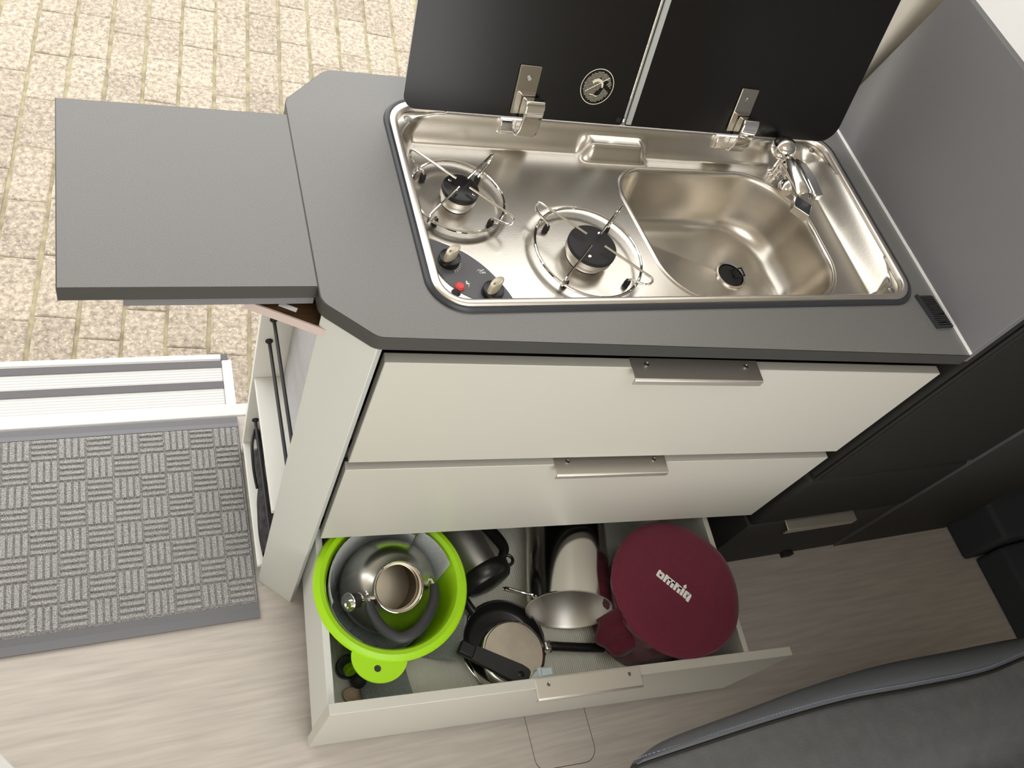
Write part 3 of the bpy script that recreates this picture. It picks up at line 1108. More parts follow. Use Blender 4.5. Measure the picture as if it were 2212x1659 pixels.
lv.prism([(0.002, 0.004), (0.050, 0.006), (0.083, 0.005), (0.087, 0.010), (0.084, 0.026), (0.045, 0.030), (0.012, 0.022)], 0.002, 0.017, LV)
part('lever', lv, m_chrome, tp, bevel=0.003, seg=3)
part('outlet', MB().lathe([(0, 0), (0.010, 0.0), (0.0115, 0.003), (0.0115, 0.017), (0.0095, 0.020), (0, 0.020)], (0.668, 0.296, 0.950), (-0.25, -0.9, -0.25), 22), m_chrome, tp)
spt = MB()
spt.prism([(0.074, -0.014), (0.098, -0.029), (0.117, -0.007), (0.094, 0.009)], -0.014, 0.000, LV)
part('spout', spt, m_chrome, tp, bevel=0.0008)
part('spout_cap', MB().prism([(0.0755, -0.0135), (0.098, -0.0275), (0.1155, -0.007), (0.0943, 0.0075)], 0.0, 0.0008, LV), m_gasket, tp)

# glass lids
LO = Vector((0, 0.386, 0.966))
LD = Vector((0, 0.31, 0.9507)).normalized()
LN = Vector((0, -LD.z, LD.y))


def LID(u, v, n):
    return tuple(Vector((u, 0, 0)) + LO + LD * v + LN * n)


def lid(u0, u1, rl, rr_, h):
    poly = fillet([(u0, 0), (u1, 0), (u1, h), (u0, h)], [rl, rr_, rr_, rl], 10)
    lo = part('lid', MB().prism(poly, -0.0025, 0.0025, LID), m_glass, hob, angle=30)
    inn = offset_poly(poly, 0.0004)
    eg = MB().ring_strip([[LID(u, v, 0.0022) for u, v in inn], [LID(u, v, -0.0022) for u, v in inn]])
    part('polished_edge', eg, m_glassedge, lo)
    return lo


l1 = lid(0.021, 0.3755, 0.020, 0.006, 0.35)
l2 = lid(0.3805, 0.806, 0.004, 0.032, 0.35)
# light seal strip along the gap between the lids
part('seal_strip', MB().box(0.3815, 0.3905, 0.003, 0.348, 0.0025, 0.0052, LID), m_glassedge, l2)


def hinge(lo, uc):
    hb = part('hinge', MB().prism(rrect(uc - 0.017, uc + 0.017, 0.006, 0.078, 0.002, 3), 0.0025, 0.0055, LID), m_hinge, lo, bevel=0.001)
    part('hinge_foot', MB().box(uc - 0.028, uc + 0.034, -0.026, -0.004, -0.004, 0.006, LID), m_chrome, lo, bevel=0.0015)
    ar = MB()
    prof = [(-0.026, 0.004), (-0.026, 0.012), (-0.012, 0.021), (0.010, 0.026), (0.026, 0.027), (0.034, 0.024), (0.034, 0.008), (0.022, 0.006), (0.006, 0.006)]
    n = len(prof)
    a_, b_ = uc - 0.004, uc + 0.027
    ar.add([LID(a_, v, w_) for v, w_ in prof] + [LID(b_, v, w_) for v, w_ in prof], [tuple(range(n)), tuple(range(2 * n - 1, n - 1, -1))] + [(i, (i + 1) % n, n + (i + 1) % n, n + i) for i in range(n)])
    part('hinge_arm', ar, m_chrome, lo, bevel=0.002, seg=3)
    part('hinge_screw', MB().lathe([(0, 0.002), (0.003, 0.002), (0.0042, 0.0)], LID(uc, 0.060, 0.0055), LN, 14), m_screw, lo)


hinge(l1, 0.200)
hinge(l2, 0.589)
part('bumper', MB().lathe([(0, 0.002), (0.004, 0.002), (0.0045, 0.0)], LID(0.3665, 0.009, 0.0025), LN, 16), m_rubber, l1)
# round printed emblem
EC = (0.314, 0.0565)
ER = 0.0275
em = MB()
ringA = [(EC[0] + ER * math.cos(2 * PI * k / 64), EC[1] + ER * math.sin(2 * PI * k / 64)) for k in range(64)]
ringB = [(EC[0] + (ER - 0.0011) * math.cos(2 * PI * k / 64), EC[1] + (ER - 0.0011) * math.sin(2 * PI * k / 64)) for k in range(64)]
em.ring_strip([[LID(u, v, 0.0028) for u, v in ringA], [LID(u, v, 0.0028) for u, v in ringB]])


def in_glyph(u, v):
    # the dark bands left free of dots
    if abs((u - 0.25) * 0.75 - (v + 0.1) * 0.45 - 0.0) < 0.10 and -0.55 < v < 0.4:
        return True
    if u > 0.05 and abs(v + 0.75 * (u - 0.55)) < 0.13:
        return True
    return False


for i in range(-12, 13):
    for j in range(-12, 13):
        u, v = (i + 0.5 * (j % 2)) / 12.5, j / 12.5
        if math.hypot(u, v) > 0.82 or in_glyph(u, v):
            continue
        s = 0.00078
        cu_, cv_ = EC[0] + u * ER, EC[1] + v * ER
        em.add([LID(cu_ - s, cv_, 0.0028), LID(cu_, cv_ - s, 0.0028), LID(cu_ + s, cv_, 0.0028), LID(cu_, cv_ + s, 0.0028)], [(0, 1, 2, 3)])
arc = []
for k in range(13):
    t = math.radians(150 - k * 13.5)
    arc.append((EC[0] + ER * (-0.05 + 0.40 * math.cos(t)), EC[1] + ER * (0.05 + 0.40 * math.sin(t)), EC[0] + ER * (-0.03 + 0.28 * math.cos(t)), EC[1] + ER * (0.03 + 0.26 * math.sin(t))))
em.ring_strip([[LID(a_[0], a_[1], 0.0029) for a_ in arc], [LID(a_[2], a_[3], 0.0029) for a_ in arc]], closed=False)


def stroke(u0, v0, u1, v1, wd):
    p0 = Vector((EC[0] + ER * u0, EC[1] + ER * v0))
    p1 = Vector((EC[0] + ER * u1, EC[1] + ER * v1))
    t = (p1 - p0).normalized()
    nn = Vector((-t.y, t.x)) * wd
    em.add([LID(*(p0 - nn), 0.00295), LID(*(p1 - nn), 0.00295), LID(*(p1 + nn), 0.00295), LID(*(p0 + nn), 0.00295)], [(0, 1, 2, 3)])


stroke(-0.66, -0.28, 0.62, 0.55, 0.0006)
stroke(-0.35, -0.42, 0.12, -0.52, 0.0006)
part('emblem', em, m_printwarm, l1, smooth=False, label='round dotted cream emblem')

# ------------------------------------------------------------------ things in the open drawer
ZF = 0.1006
# lime bowl
BC = (0.066, -0.072)
bowl = thing('mixing_bowl', (BC[0], BC[1], ZF + 0.006), 'large lime green plastic bowl in the open drawer holding a kettle', 'bowl')
zb = ZF + 0.006
prof = [(0, 0.0), (0.084, 0.0), (0.092, 0.006), (0.103, 0.06), (0.1135, 0.13), (0.1165, 0.160), (0.122, 0.171), (0.130, 0.1745), (0.1385, 0.1725), (0.1415, 0.168), (0.1405, 0.165),
        (0.134, 0.168)]
outp = [(0.124, 0.166), (0.1190, 0.158), (0.1160, 0.13), (0.1055, 0.06), (0.0945, 0.003), (0.086, -0.003), (0, -0.003)]
part('bowl_body', MB().lathe(prof + outp, (BC[0], BC[1], zb), seg=72), m_lime, bowl)
# hanging tab with hole
ta = math.radians(-110)
tdir = Vector((math.cos(ta), math.sin(ta)))
tper = Vector((-tdir.y, tdir.x))
tabo = [(math.sin(t) * 0.049, 0.134 + 0.044 * math.cos(t)) for t in [PI * (k / 24 - 0.5) for k in range(25)]]
outl = [tuple(Vector(BC) + tdir * v + tper * u) for u, v in tabo]
outl = outl + [tuple(Vector(BC) + tdir * 0.128 + tper * u) for u in (0.03, 0, -0.03)]
hole_c = Vector(BC) + tdir * 0.154
hl = [(hole_c.x + 0.0062 * math.cos(2 * PI * k / 20), hole_c.y + 0.0062 * math.sin(2 * PI * k / 20)) for k in range(20)]
tab = plate_with_hole(outl, hl, zb + 0.1655, zb + 0.1695)
tab.ring_strip([[(x, y, zb + 0.1655) for x, y in outl], [(x, y, zb + 0.1695) for x, y in outl]])
tab.ring_strip([[(x, y, zb + 0.1655) for x, y in hl], [(x, y, zb + 0.1695) for x, y in hl]])
part('hanging_tab', tab, m_lime, bowl)


def petal_sheet(cx, cy, path, angs, wt):
    """star-shaped pan protector: rectangular petals following a (r, z) path by arc length"""
    mbx = MB()
    for an, ln, wd0 in angs:
        dv = Vector((math.cos(an), math.sin(an)))
        pv = Vector((-dv.y, dv.x))

        def fn(u, v):
            s = v * ln
            left = s
            r, z = path[0]
            for (r0, z0_), (r1_, z1_) in zip(path[:-1], path[1:]):
                sl_ = math.hypot(r1_ - r0, z1_ - z0_)
                t = min(1.0, left / sl_)
                r, z = r0 + (r1_ - r0) * t, z0_ + (z1_ - z0_) * t
                left -= sl_
                if left <= 0:
                    break
            wd = (wd0 if s > 0.05 else wd0 * (0.55 + 0.45 * s / 0.05)) * (u - 0.5)
            # petal lies against the round wall
            r = math.sqrt(max(0.0, r * r - wd * wd)) if r > 0.06 else r
            p = Vector((cx, cy)) + dv * r + pv * wd
            return (p.x, p.y, z + 0.0003 * an)
        mbx.grid(fn, 8, 30)
    return mbx


inner_path = [(r, zb + z) for r, z in ((0, 0.004), (0.080, 0.004), (0.088, 0.010), (0.099, 0.06), (0.1095, 0.13), (0.1125, 0.160), (0.1140, 0.30))]
outer_path = [(0, ZF + 0.0015), (0.118, ZF + 0.0015), (0.20, ZF + 0.063)]
fs = petal_sheet(BC[0], BC[1], inner_path, [(math.radians(a_), l_, w_) for a_, l_, w_ in ((30, 0.262, 0.085), (80, 0.235, 0.10), (125, 0.255, 0.10), (168, 0.255, 0.085), (212, 0.225, 0.085), (252, 0.165, 0.085), (300, 0.12, 0.085))], 0.085)
single('pan_protector', fs, m_felt, (BC[0], BC[1], zb), 'dark grey felt pan protector folded inside the lime bowl around the kettle', 'felt pad', solid=0.0016, group='felt pan protectors in the drawer')


fs = petal_sheet(BC[0] + 0.004, BC[1] - 0.01, outer_path, [(math.radians(a_), l_, w_) for a_, l_, w_ in ((-95, 0.186, 0.094), (-28, 0.186, 0.094), (150, 0.09, 0.094))], 0.094)
single('pan_protector', fs, m_felt, (BC[0], BC[1], ZF), 'grey felt pan protector lying under the lime bowl on the drawer liner', 'felt pad', solid=0.0016, group='felt pan protectors in the drawer')

# kettle, leaning in the bowl
kb = Vector((0.079, -0.030, 0.140))
ktop = Vector((0.076, -0.0835, 0.281))
kax = (ktop - kb).normalized()
H = (ktop - kb).length
ket = thing('kettle', tuple(kb), 'round steel kettle without lid leaning inside the lime bowl', 'kettle')
kp = [(0, 0.0), (0.062, 0.0), (0.075, 0.006), (0.085, 0.025), (0.089, 0.055), (0.0885, 0.080), (0.084, 0.100), (0.073, 0.120), (0.059, 0.1335), (0.0475, H - 0.008), (0.0452, H - 0.003), (0.0452, H), (0.0438, H)]
ki = [(0.0438, H - 0.007), (0.0400, H - 0.008), (0.0400, H - 0.011), (0.0425, H - 0.012), (0.0425, H - 0.028), (0.0405, H - 0.029), (0.0405, H - 0.032), (0.052, H - 0.036), (0.066, 0.09), (0.080, 0.05), (0.078, 0.02), (0.056, 0.006), (0, 0.006)]
part('body', MB().lathe(kp, kb, kax, 64), m_kettle, ket)
part('interior', MB().lathe([(0.0438, H)] + ki, kb, kax, 64), m_kettlein, ket, angle=25)
part('lip_ring', MB().tube([tuple(kb + kax * H + (kax.orthogonal().normalized() * math.cos(t) + kax.cross(kax.orthogonal().normalized()) * math.sin(t)) * 0.0448) for t in [2 * PI * k / 48 for k in range(48)]], 0.0011, 6, closed=True), m_chrome, ket)
# handle fallen forward
hpts = catmull([(0.021, -0.099, 0.266), (0.022, -0.118, 0.268), (0.037, -0.152, 0.272), (0.066, -0.1735, 0.276), (0.105, -0.157, 0.276), (0.136, -0.118, 0.272), (0.1455, -0.086, 0.267)], 8)
part('grip', MB().tube(hpts, 0.0098, 16, radii=[0.0085 + 0.0018 * math.sin(PI * k / (len(hpts) - 1)) for k in range(len(hpts))]), m_handle, ket)
for pts_ in ([(0.026, -0.082, 0.258), (0.022, -0.092, 0.264), (0.021, -0.102, 0.266)], [(0.132, -0.062, 0.252), (0.142, -0.070, 0.262), (0.1455, -0.088, 0.267)]):
    part('wire_bail', MB().tube(catmull(pts_, 4), 0.0028, 8), m_chrome, ket)
for bb_ in ((0.125, 0.139, -0.066, -0.056, 0.236, 0.260), (0.018, 0.032, -0.084, -0.074, 0.244, 0.266)):
    part('handle_bracket', MB().box(*bb_), m_chrome, ket, bevel=0.002)
# spout with whistle
s0, s1 = Vector((0.024, -0.080, 0.236)), Vector((-0.022, -0.092, 0.262))
part('spout', MB().lathe([(0.017, 0), (0.014, 0.02), (0.012, 0.03), (0.010, 0.03)], s0, s1 - s0, 24), m_pot, ket)
sp = part('whistle', MB().lathe([(0, 0.012), (0.0125, 0.012), (0.0135, 0.016), (0.0135, 0.040), (0.012, 0.043), (0, 0.043)], s0, s1 - s0, 24), m_plastic, ket)
sdir = (s1 - s0).normalized()
part('whistle_disc', MB().lathe([(0, 0), (0.0165, 0.0), (0.0175, 0.0015), (0.0165, 0.003), (0, 0.003)], s0 + sdir * 0.043, sdir, 28).lathe([(0.0095, 0.003), (0.0095, 0.008), (0.006, 0.0085), (0.004, 0.006), (0, 0.006)], s0 + sdir * 0.043 + Vector((0.002, -0.004, 0.0)), sdir, 24), m_chrome, ket)

# jar behind / small things in the front left corner
cr = thing('condiment_bottle', (-0.004, -0.176, ZF), 'small clear bottle with green contents in the front left drawer corner', 'bottle')
part('glass_body', MB().lathe([(0, 0), (0.016, 0), (0.019, 0.004), (0.019, 0.030), (0.012, 0.040), (0.010, 0.046), (0, 0.046)], (-0.005, -0.168, ZF), seg=24), m_clear, cr)
part('green_cap', MB().lathe([(0, 0), (0.0115, 0), (0.0125, 0.002), (0.0125, 0.012), (0.010, 0.014), (0, 0.014)], (-0.008, -0.176, ZF + 0.045), (0.2, -0.9, 0.4), 18), m_lime, cr)
part('dark_base', MB().lathe([(0, -0.001), (0.021, -0.001), (0.021, 0.012), (0.0195, 0.014), (0.0193, 0.002)], (-0.005, -0.168, ZF + 0.001), seg=24), m_plastic, cr)
sp_ = thing('ball_stopper', (0.009, -0.199, ZF), 'black ball-headed bottle stopper in the front left drawer corner', 'stopper')
part('ball', MB().sphere((0.0095, -0.199, ZF + 0.026), 0.0155, 20, 14), m_handle, sp_)
part('stem', MB().lathe([(0, 0), (0.008, 0), (0.009, 0.006), (0.006, 0.016), (0, 0.016)], (0.010, -0.199, ZF), seg=16), m_handle, sp_)
ws = thing('wooden_spoon', (0.0, -0.22, ZF), 'pale wooden spoon lying in the front left drawer corner', 'spoon')


def spoon(u, v):
    # spoon bowl along x
    t = (u - 0.5) * 2
    wd = 0.016 * math.sqrt(max(0.0, 1 - t * t)) + 0.0006
    x = 0.010 + t * 0.030
    y = -0.2235 - t * 0.006 + (v - 0.5) * 2 * wd
    return (x, y, ZF + 0.006 + 0.006 * ((v - 0.5) * 2) ** 2 + 0.004 * t * t)


part('spoon_bowl', MB().grid(spoon, 24, 8), m_wood, ws, solid=0.003)
part('stick', MB().tube([(0.036, -0.229, ZF + 0.010), (0.055, -0.220, ZF + 0.006), (0.075, -0.206, ZF + 0.005)], 0.004, 10), m_wood, ws)

# coffee pot lying on its side
ja, jb = Vector((0.238, 0.115, ZF + 0.052)), Vector((0.283, -0.040, ZF + 0.066))
jd = (jb - ja).normalized()
JL = (jb - ja).length
jug = thing('coffee_pot', tuple(jb), 'steel coffee pot with black lid and handle lying between bowl and stock pot', 'coffee pot')
part('body', MB().lathe([(0, 0), (0.040, 0), (0.042, 0.004), (0.040, 0.06), (0.0385, JL), (0, JL)], ja, jd, 40), m_potin, jug)
part('lid', MB().lathe([(0.0385, 0.0), (0.052, 0.001), (0.0545, 0.007), (0.053, 0.026), (0.047, 0.034), (0.03, 0.039), (0, 0.041)], jb - jd * 0.001, jd, 40), m_black, jug)
jr = Vector((jd.y, -jd.x, 0)).normalized() * -1     # to the right (+x)
if jr.x < 0:
    jr = -jr
hp = [jb - jd * 0.004 + jr * 0.048 + Vector((0, 0, 0.008)), jb - jd * 0.022 + jr * 0.066 + Vector((0, 0, 0.006)), jb - jd * 0.060 + jr * 0.066, jb - jd * 0.105 + jr * 0.052, jb - jd * 0.13 + jr * 0.040]
hp = catmull([tuple(p) for p in hp], 6)
part('handle', MB().tube(hp, 0.010, 12, radii=[0.008 + 0.005 * math.sin(PI * k / (len(hp) - 1)) for k in range(len(hp))]), m_black, jug)
part('thumb_loop', MB().tube([tuple(jb + jr * 0.056 + jd * 0.006 + Vector((0, 0, 0.012)) + jr * 0.011 * math.cos(t) + jd * 0.011 * math.sin(t)) for t in [2 * PI * k / 20 for k in range(20)]], 0.0036, 8, closed=True), m_black, jug)

# stock pot lying on its side, mouth towards the room
pm = Vector((0.430, -0.159, 0.204))
pd = Vector((0.288, 0.93, -0.10)).normalized()    # mouth -> base
PRr, PLn = 0.0850, 0.195
spot = thing('stock_pot', tuple(pm), 'tall polished steel stock pot lying on its side with its mouth to the front', 'pot')
part('pot_body', MB().lathe([(PRr + 0.0035, 0.0), (PRr + 0.003, 0.002), (PRr, 0.004), (PRr, PLn - 0.01), (PRr - 0.008, PLn), (0, PLn)], pm, pd, 72), m_pot, spot)
part('pot_interior', MB().lathe([(PRr + 0.0035, 0.0), (PRr + 0.0005, -0.0005), (PRr - 0.0025, 0.004), (PRr - 0.0025, PLn - 0.014), (PRr - 0.012, PLn - 0.004), (0, PLn - 0.003)], pm, pd, 72), m_potin, spot)
side = Vector((pd.y, -pd.x, 0)).normalized()
up = side.cross(pd).normalized()
if up.z < 0:
    up = -up
for s in (-1, 1):
    q = pm + side * s * PRr
    if s < 0:
        hpth = [q + pd * 0.012 + up * 0.02, q + pd * 0.012 + side * s * 0.02 + up * 0.022, q + pd * 0.022 + side * s * 0.048 + up * 0.012, q + pd * 0.03 + side * s * 0.05 + up * -0.01, q + pd * 0.03 + side * s * 0.022 - up * 0.016, q + pd * 0.03 - up * 0.016]
    else:
        hpth = [q + pd * 0.045 + up * 0.024, q + pd * 0.040 + side * s * 0.012 + up * 0.03, q + pd * 0.012 + side * s * 0.032 + up * 0.022, q - pd * 0.004 + side * s * 0.036 + up * 0.0, q - pd * 0.002 + side * s * 0.018 - up * 0.01, q + pd * 0.012 - up * 0.006]
    part('wire_handle', MB().tube(catmull([tuple(p) for p in hpth], 6), 0.0026, 8), m_chrome, spot)

# inverted saucepan
sx, sy, sz = 0.310, -0.2105, 0.160
sau = thing('saucepan', (sx, sy, ZF), 'small steel saucepan upside down with black handle in the open drawer', 'saucepan')
part('pan_body', MB().lathe([(0.0745, ZF - sz + 0.013), (0.0715, ZF - sz + 0.015), (0.0695, -0.012), (0.066, -0.003), (0.0615, 0.0), (0.0605, 0.0)], (sx, sy, sz), seg=56).lathe([(0.0725, ZF - sz + 0.013), (0.0680, -0.012), (0.0600, -0.003)], (sx, sy, sz), seg=56), m_pot, sau)
part('pan_base', MB().lathe([(0, 0.0012), (0.0595, 0.0012), (0.0612, 0.0), (0.0612, -0.004)], (sx, sy, sz), seg=56), m_potbase, sau)
part('ferrule', MB().box(0.383, 0.398, -0.217, -0.196, 0.128, 0.150), m_chrome, sau, bevel=0.004, seg=3)
hpth = catmull([(0.396, -0.2075, 0.139), (0.404, -0.2085, 0.140), (0.43, -0.214, 0.139), (0.47, -0.222, 0.137), (0.515, -0.230, 0.135)], 6)
part('handle', MB().tube(hpth, 0.01, 14, radii=[0.012 if k < 4 else 0.0095 for k in range(len(hpth))]), m_black, sau)
part('handle_rivet', MB().lathe([(0, 0.001), (0.003, 0.001), (0.0034, 0)], (0.3905, -0.2065, 0.150), seg=12), m_screw, sau)

# frying pan rim and glass lid under the saucepan
ld = thing('glass_lid', (0.318, -0.176, ZF), 'glass saucepan lid with double steel rim under the saucepan', 'lid')
part('glass_dome', MB().lathe([(0, 0.016), (0.03, 0.0135), (0.06, 0.0075), (0.083, 0.003), (0.083, 0.0012), (0.06, 0.0055), (0.03, 0.0115), (0, 0.014)], (0.316, -0.178, ZF), seg=56), m_clear, ld)
part('steel_rim', MB().lathe([(0.0835, 0.0005), (0.0905, 0.0005), (0.0915, 0.003), (0.088, 0.0046), (0.0835, 0.004)], (0.316, -0.178, ZF), seg=64, closed_profile=True), m_chrome, ld)
fp = thing('frying_pan', (0.322, -0.147, ZF), 'black non-stick frying pan rim peeking out beneath the inverted saucepan', 'frying pan')
part('pan_body', MB().lathe([(0, 0.010), (0.066, 0.010), (0.072, 0.013), (0.082, 0.030), (0.0845, 0.031), (0.0845, 0.029), (0.075, 0.009), (0.068, 0.0065), (0, 0.0065)], (0.302, -0.184, ZF + 0.014), seg=56), m_black, fp)
part('handle', MB().tube(catmull([(0.255, -0.116, ZF + 0.042), (0.245, -0.095, ZF + 0.042), (0.235, -0.06, ZF + 0.036)], 6), 0.009, 12), m_black, fp)

# detachable black pan handle lying across
dh = thing('clip_on_grip', (0.27, -0.225, 0.165), 'loose black pan grip with hanging hole resting on the inverted saucepan', 'handle')
h0, h1 = Vector((0.205, -0.189, 0.178)), Vector((0.3195, -0.2660, 0.176))
hd = (h1 - h0).normalized()
hs = Vector((-hd.y, hd.x, 0)).normalized()


def HD(u, v, z):
    p = h0 + hd * u + hs * v
    return (p.x, p.y, p.z + z)


LH = (h1 - h0).length
outl = fillet([(0.0, -0.0115), (0.03, -0.0145), (LH - 0.02, -0.0180), (LH, -0.0150), (LH, 0.0150), (LH - 0.02, 0.0180), (0.03, 0.0145), (0.0, 0.0115)], [0.003, 0, 0.01, 0.009, 0.009, 0.01, 0, 0.003], 5)
hh = [(LH - 0.017 + 0.0072 * math.cos(2 * PI * k / 18), 0.0055 * math.sin(2 * PI * k / 18)) for k in range(18)]
pm_ = plate_with_hole(outl, hh, -0.006, 0.006)
pm_.ring_strip([[(x, y, -0.006) for x, y in outl], [(x, y, 0.006) for x, y in outl]])
pm_.ring_strip([[(x, y, -0.006) for x, y in hh], [(x, y, 0.006) for x, y in hh]])
pm_.v = [HD(*p) for p in pm_.v]
part('grip', pm_, m_handle, dh, smooth=False, bevel=0.0035, seg=3)
part('socket', MB().box(-0.010, 0.022, -0.0135, 0.0135, -0.009, 0.0085, HD), m_plastic, dh, bevel=0.004, seg=3)

# burgundy oven bag
gcx, gcy = 0.634, -0.172
ob = thing('oven_bag', (gcx, gcy, ZF), 'round burgundy cloth bag with white lettering on its lid in the open drawer', 'bag')
bag = MB()
bp_ = [(0, 0), (0.112, 0.0), (0.116, 0.008), (0.1175, 0.05), (0.119, 0.10), (0.122, 0.14), (0.1300, 0.165), (0.1385, 0.182), (0.1395, 0.188), (0.1365, 0.1935), (0.122, 0.1965), (0.08, 0.1985), (0, 0.1995)]
bag.lathe(bp_, (gcx, gcy, ZF), seg=120)
new = []
for x, y, z in bag.v:
    dx, dy = x - gcx, y - gcy
    r = math.hypot(dx, dy)
    an = math.atan2(dy, dx)
    hz = z - ZF
    if r > 0.05:
        wob = 0.0
        if hz < 0.185:
            wob = 0.0032 * math.sin(an * 7 + hz * 40) * sstep(0.0, 0.05, hz) + 0.0022 * math.sin(an * 17 - hz * 55) * sstep(0.03, 0.1, hz)
            # sag of cloth at the front left
            ssg = math.exp(-((an - math.radians(-135)) / 0.5) ** 2)
            wob += 0.013 * ssg * math.exp(-((hz - 0.085) / 0.05) ** 2)
        else:
            wob = 0.0012 * math.sin(an * 5)
        k = (r + wob) / r
        x, y = gcx + dx * k, gcy + dy * k
    if hz > 0.19:
        z += 0.0012 * math.sin(x * 60) * math.cos(y * 47) - 0.003 * (1 - sstep(0.0, 0.09, r))
    new.append((x, y, z))
bag.v = new
part('cloth_body', bag, m_bag, ob, angle=80)
part('piping', MB().tube([(gcx + (0.1392 + 0.0012 * math.sin(5 * t)) * math.cos(t), gcy + (0.1392 + 0.0012 * math.sin(5 * t)) * math.sin(t), ZF + 0.1865) for t in [2 * PI * k / 96 for k in range(96)]], 0.0022, 8, closed=True), m_bag, ob)
part('seam', MB().tube([(gcx + 0.1312 * math.cos(t), gcy + 0.1312 * math.sin(t), ZF + 0.166 + 0.002 * math.sin(9 * t)) for t in [2 * PI * k / 96 for k in range(96)]], 0.0016, 6, closed=True), m_bag, ob)
# gathered flap of cloth on the left
fo = MB()


def flapfn(u, v):
    an = math.radians(-176 + 38 * u)
    r = 0.120 + 0.040 * v * (0.5 + 0.5 * math.sin(PI * u)) + 0.004 * math.sin(u * 14 + v * 3)
    z = ZF + 0.155 - 0.075 * v + 0.006 * math.sin(u * 11)
    return (gcx + r * math.cos(an), gcy + r * math.sin(an), z)


fo.grid(flapfn, 22, 8)
part('cloth_flap', fo, m_bag, ob, angle=80, solid=0.0015)

# lettering: heavy lower-case letters built as flat shapes
let = MB()


def poly_l(pts, ox):
    return [(x + ox, y) for x, y in pts]


def rect_l(x0, x1, y0, y1, ox):
    return [(x0 + ox, y0), (x1 + ox, y0), (x1 + ox, y1), (x0 + ox, y1)]


shapes = []
ox = 0.0
# o: closed square ring, left side rising above the rest
shapes += [fillet(rect_l(0, 0.31, 0, 0.93, ox), [0.15, 0, 0.10, 0.15], 4), rect_l(0.28, 0.62, 0, 0.27, ox), fillet(rect_l(0.58, 0.87, 0.0, 0.86, ox), [0, 0.15, 0.2, 0], 4), rect_l(0.28, 0.62, 0.58, 0.86, ox)]
ox = 0.95
shapes += [rect_l(0, 0.33, 0, 1.0, ox), rect_l(0.5, 0.83, 0, 0.8, ox), rect_l(1.0, 1.33, 0, 0.8, ox), fillet(rect_l(0.30, 0.83, 0.58, 0.95, ox), [0, 0, 0.16, 0], 4), fillet(rect_l(0.8, 1.33, 0.58, 0.95, ox), [0, 0, 0.16, 0], 4)]
ox = 2.37
shapes += [rect_l(0, 0.33, 0, 1.0, ox), rect_l(0.5, 0.83, 0, 0.8, ox), fillet(rect_l(0.30, 0.83, 0.58, 0.95, ox), [0, 0, 0.16, 0], 4)]
ox = 3.29
shapes += [rect_l(0, 0.33, 0, 0.95, ox), [(0.16 + ox, 1.04), (0.34 + ox, 1.12), (0.36 + ox, 1.28), (0.24 + ox, 1.42), (0.22 + ox, 1.62), (0.02 + ox, 1.40), (-0.05 + ox, 1.22), (0.02 + ox, 1.08)]]
ox = 3.71
shapes += [fillet(rect_l(0, 0.34, 0.0, 0.95, ox), [0.16, 0, 0, 0.16], 4), fillet(rect_l(0.52, 0.88, -0.12, 0.95, ox), [0, 0, 0.24, 0], 4), rect_l(0.3, 0.6, 0.62, 0.95, ox), rect_l(0.3, 0.46, 0.0, 0.30, ox)]
for s in shapes:
    let.prism(s, 0, 0.02)
# place on the lid
L0 = Vector((0.590, -0.143))
L1 = Vector((0.643, -0.2055))
sc = (L1 - L0).length / 4.6
xd = (L1 - L0).normalized()
yd = Vector((-xd.y, xd.x))
let.v = [(L0.x + xd.x * x * sc + yd.x * y * sc, L0.y + xd.y * x * sc + yd.y * y * sc, ZF + 0.1972 + z * 0.05) for x, y, z in let.v]
part('lettering', let, m_print, ob, smooth=False, label='white lettering omnia with a flame dot')

# ------------------------------------------------------------------ pouch in the lower side niche
po_ = thing('fabric_pouch', (-0.122, 0.20, 0.052), 'black patterned pouch with a strap behind the rod of the lower side shelf', 'pouch')
m_pouch = mat('speckled_black_cloth', (0.012, 0.011, 0.012), 0.7, noise=0.9, nscale=60, color2=(0.055, 0.05, 0.055))


def pouch(u, v):
    th_ = 2 * PI * u
    y = 0.345 - 0.262 * v
    wd = 0.006 + 0.010 * sstep(0.35, 0.6, v) + 0.003 * math.sin(v * 9)
    hh_ = 0.035 + 0.012 * math.sin(PI * v)
    xc = -0.111 - 0.004 * math.sin(v * PI)
    return (xc + wd * math.cos(th_), y, 0.052 + hh_ + hh_ * math.sin(th_))


part('pouch_body', MB().grid(pouch, 24, 30), m_pouch, po_, angle=80)
part('strap', MB().tube(catmull([(-0.120, 0.335, 0.14), (-0.130, 0.30, 0.145), (-0.131, 0.25, 0.13), (-0.126, 0.215, 0.11)], 8), 0.003, 8), m_plastic, po_)
part('buckle', MB().box(-0.128, -0.120, 0.29, 0.312, 0.132, 0.142), m_alu, po_, bevel=0.001)

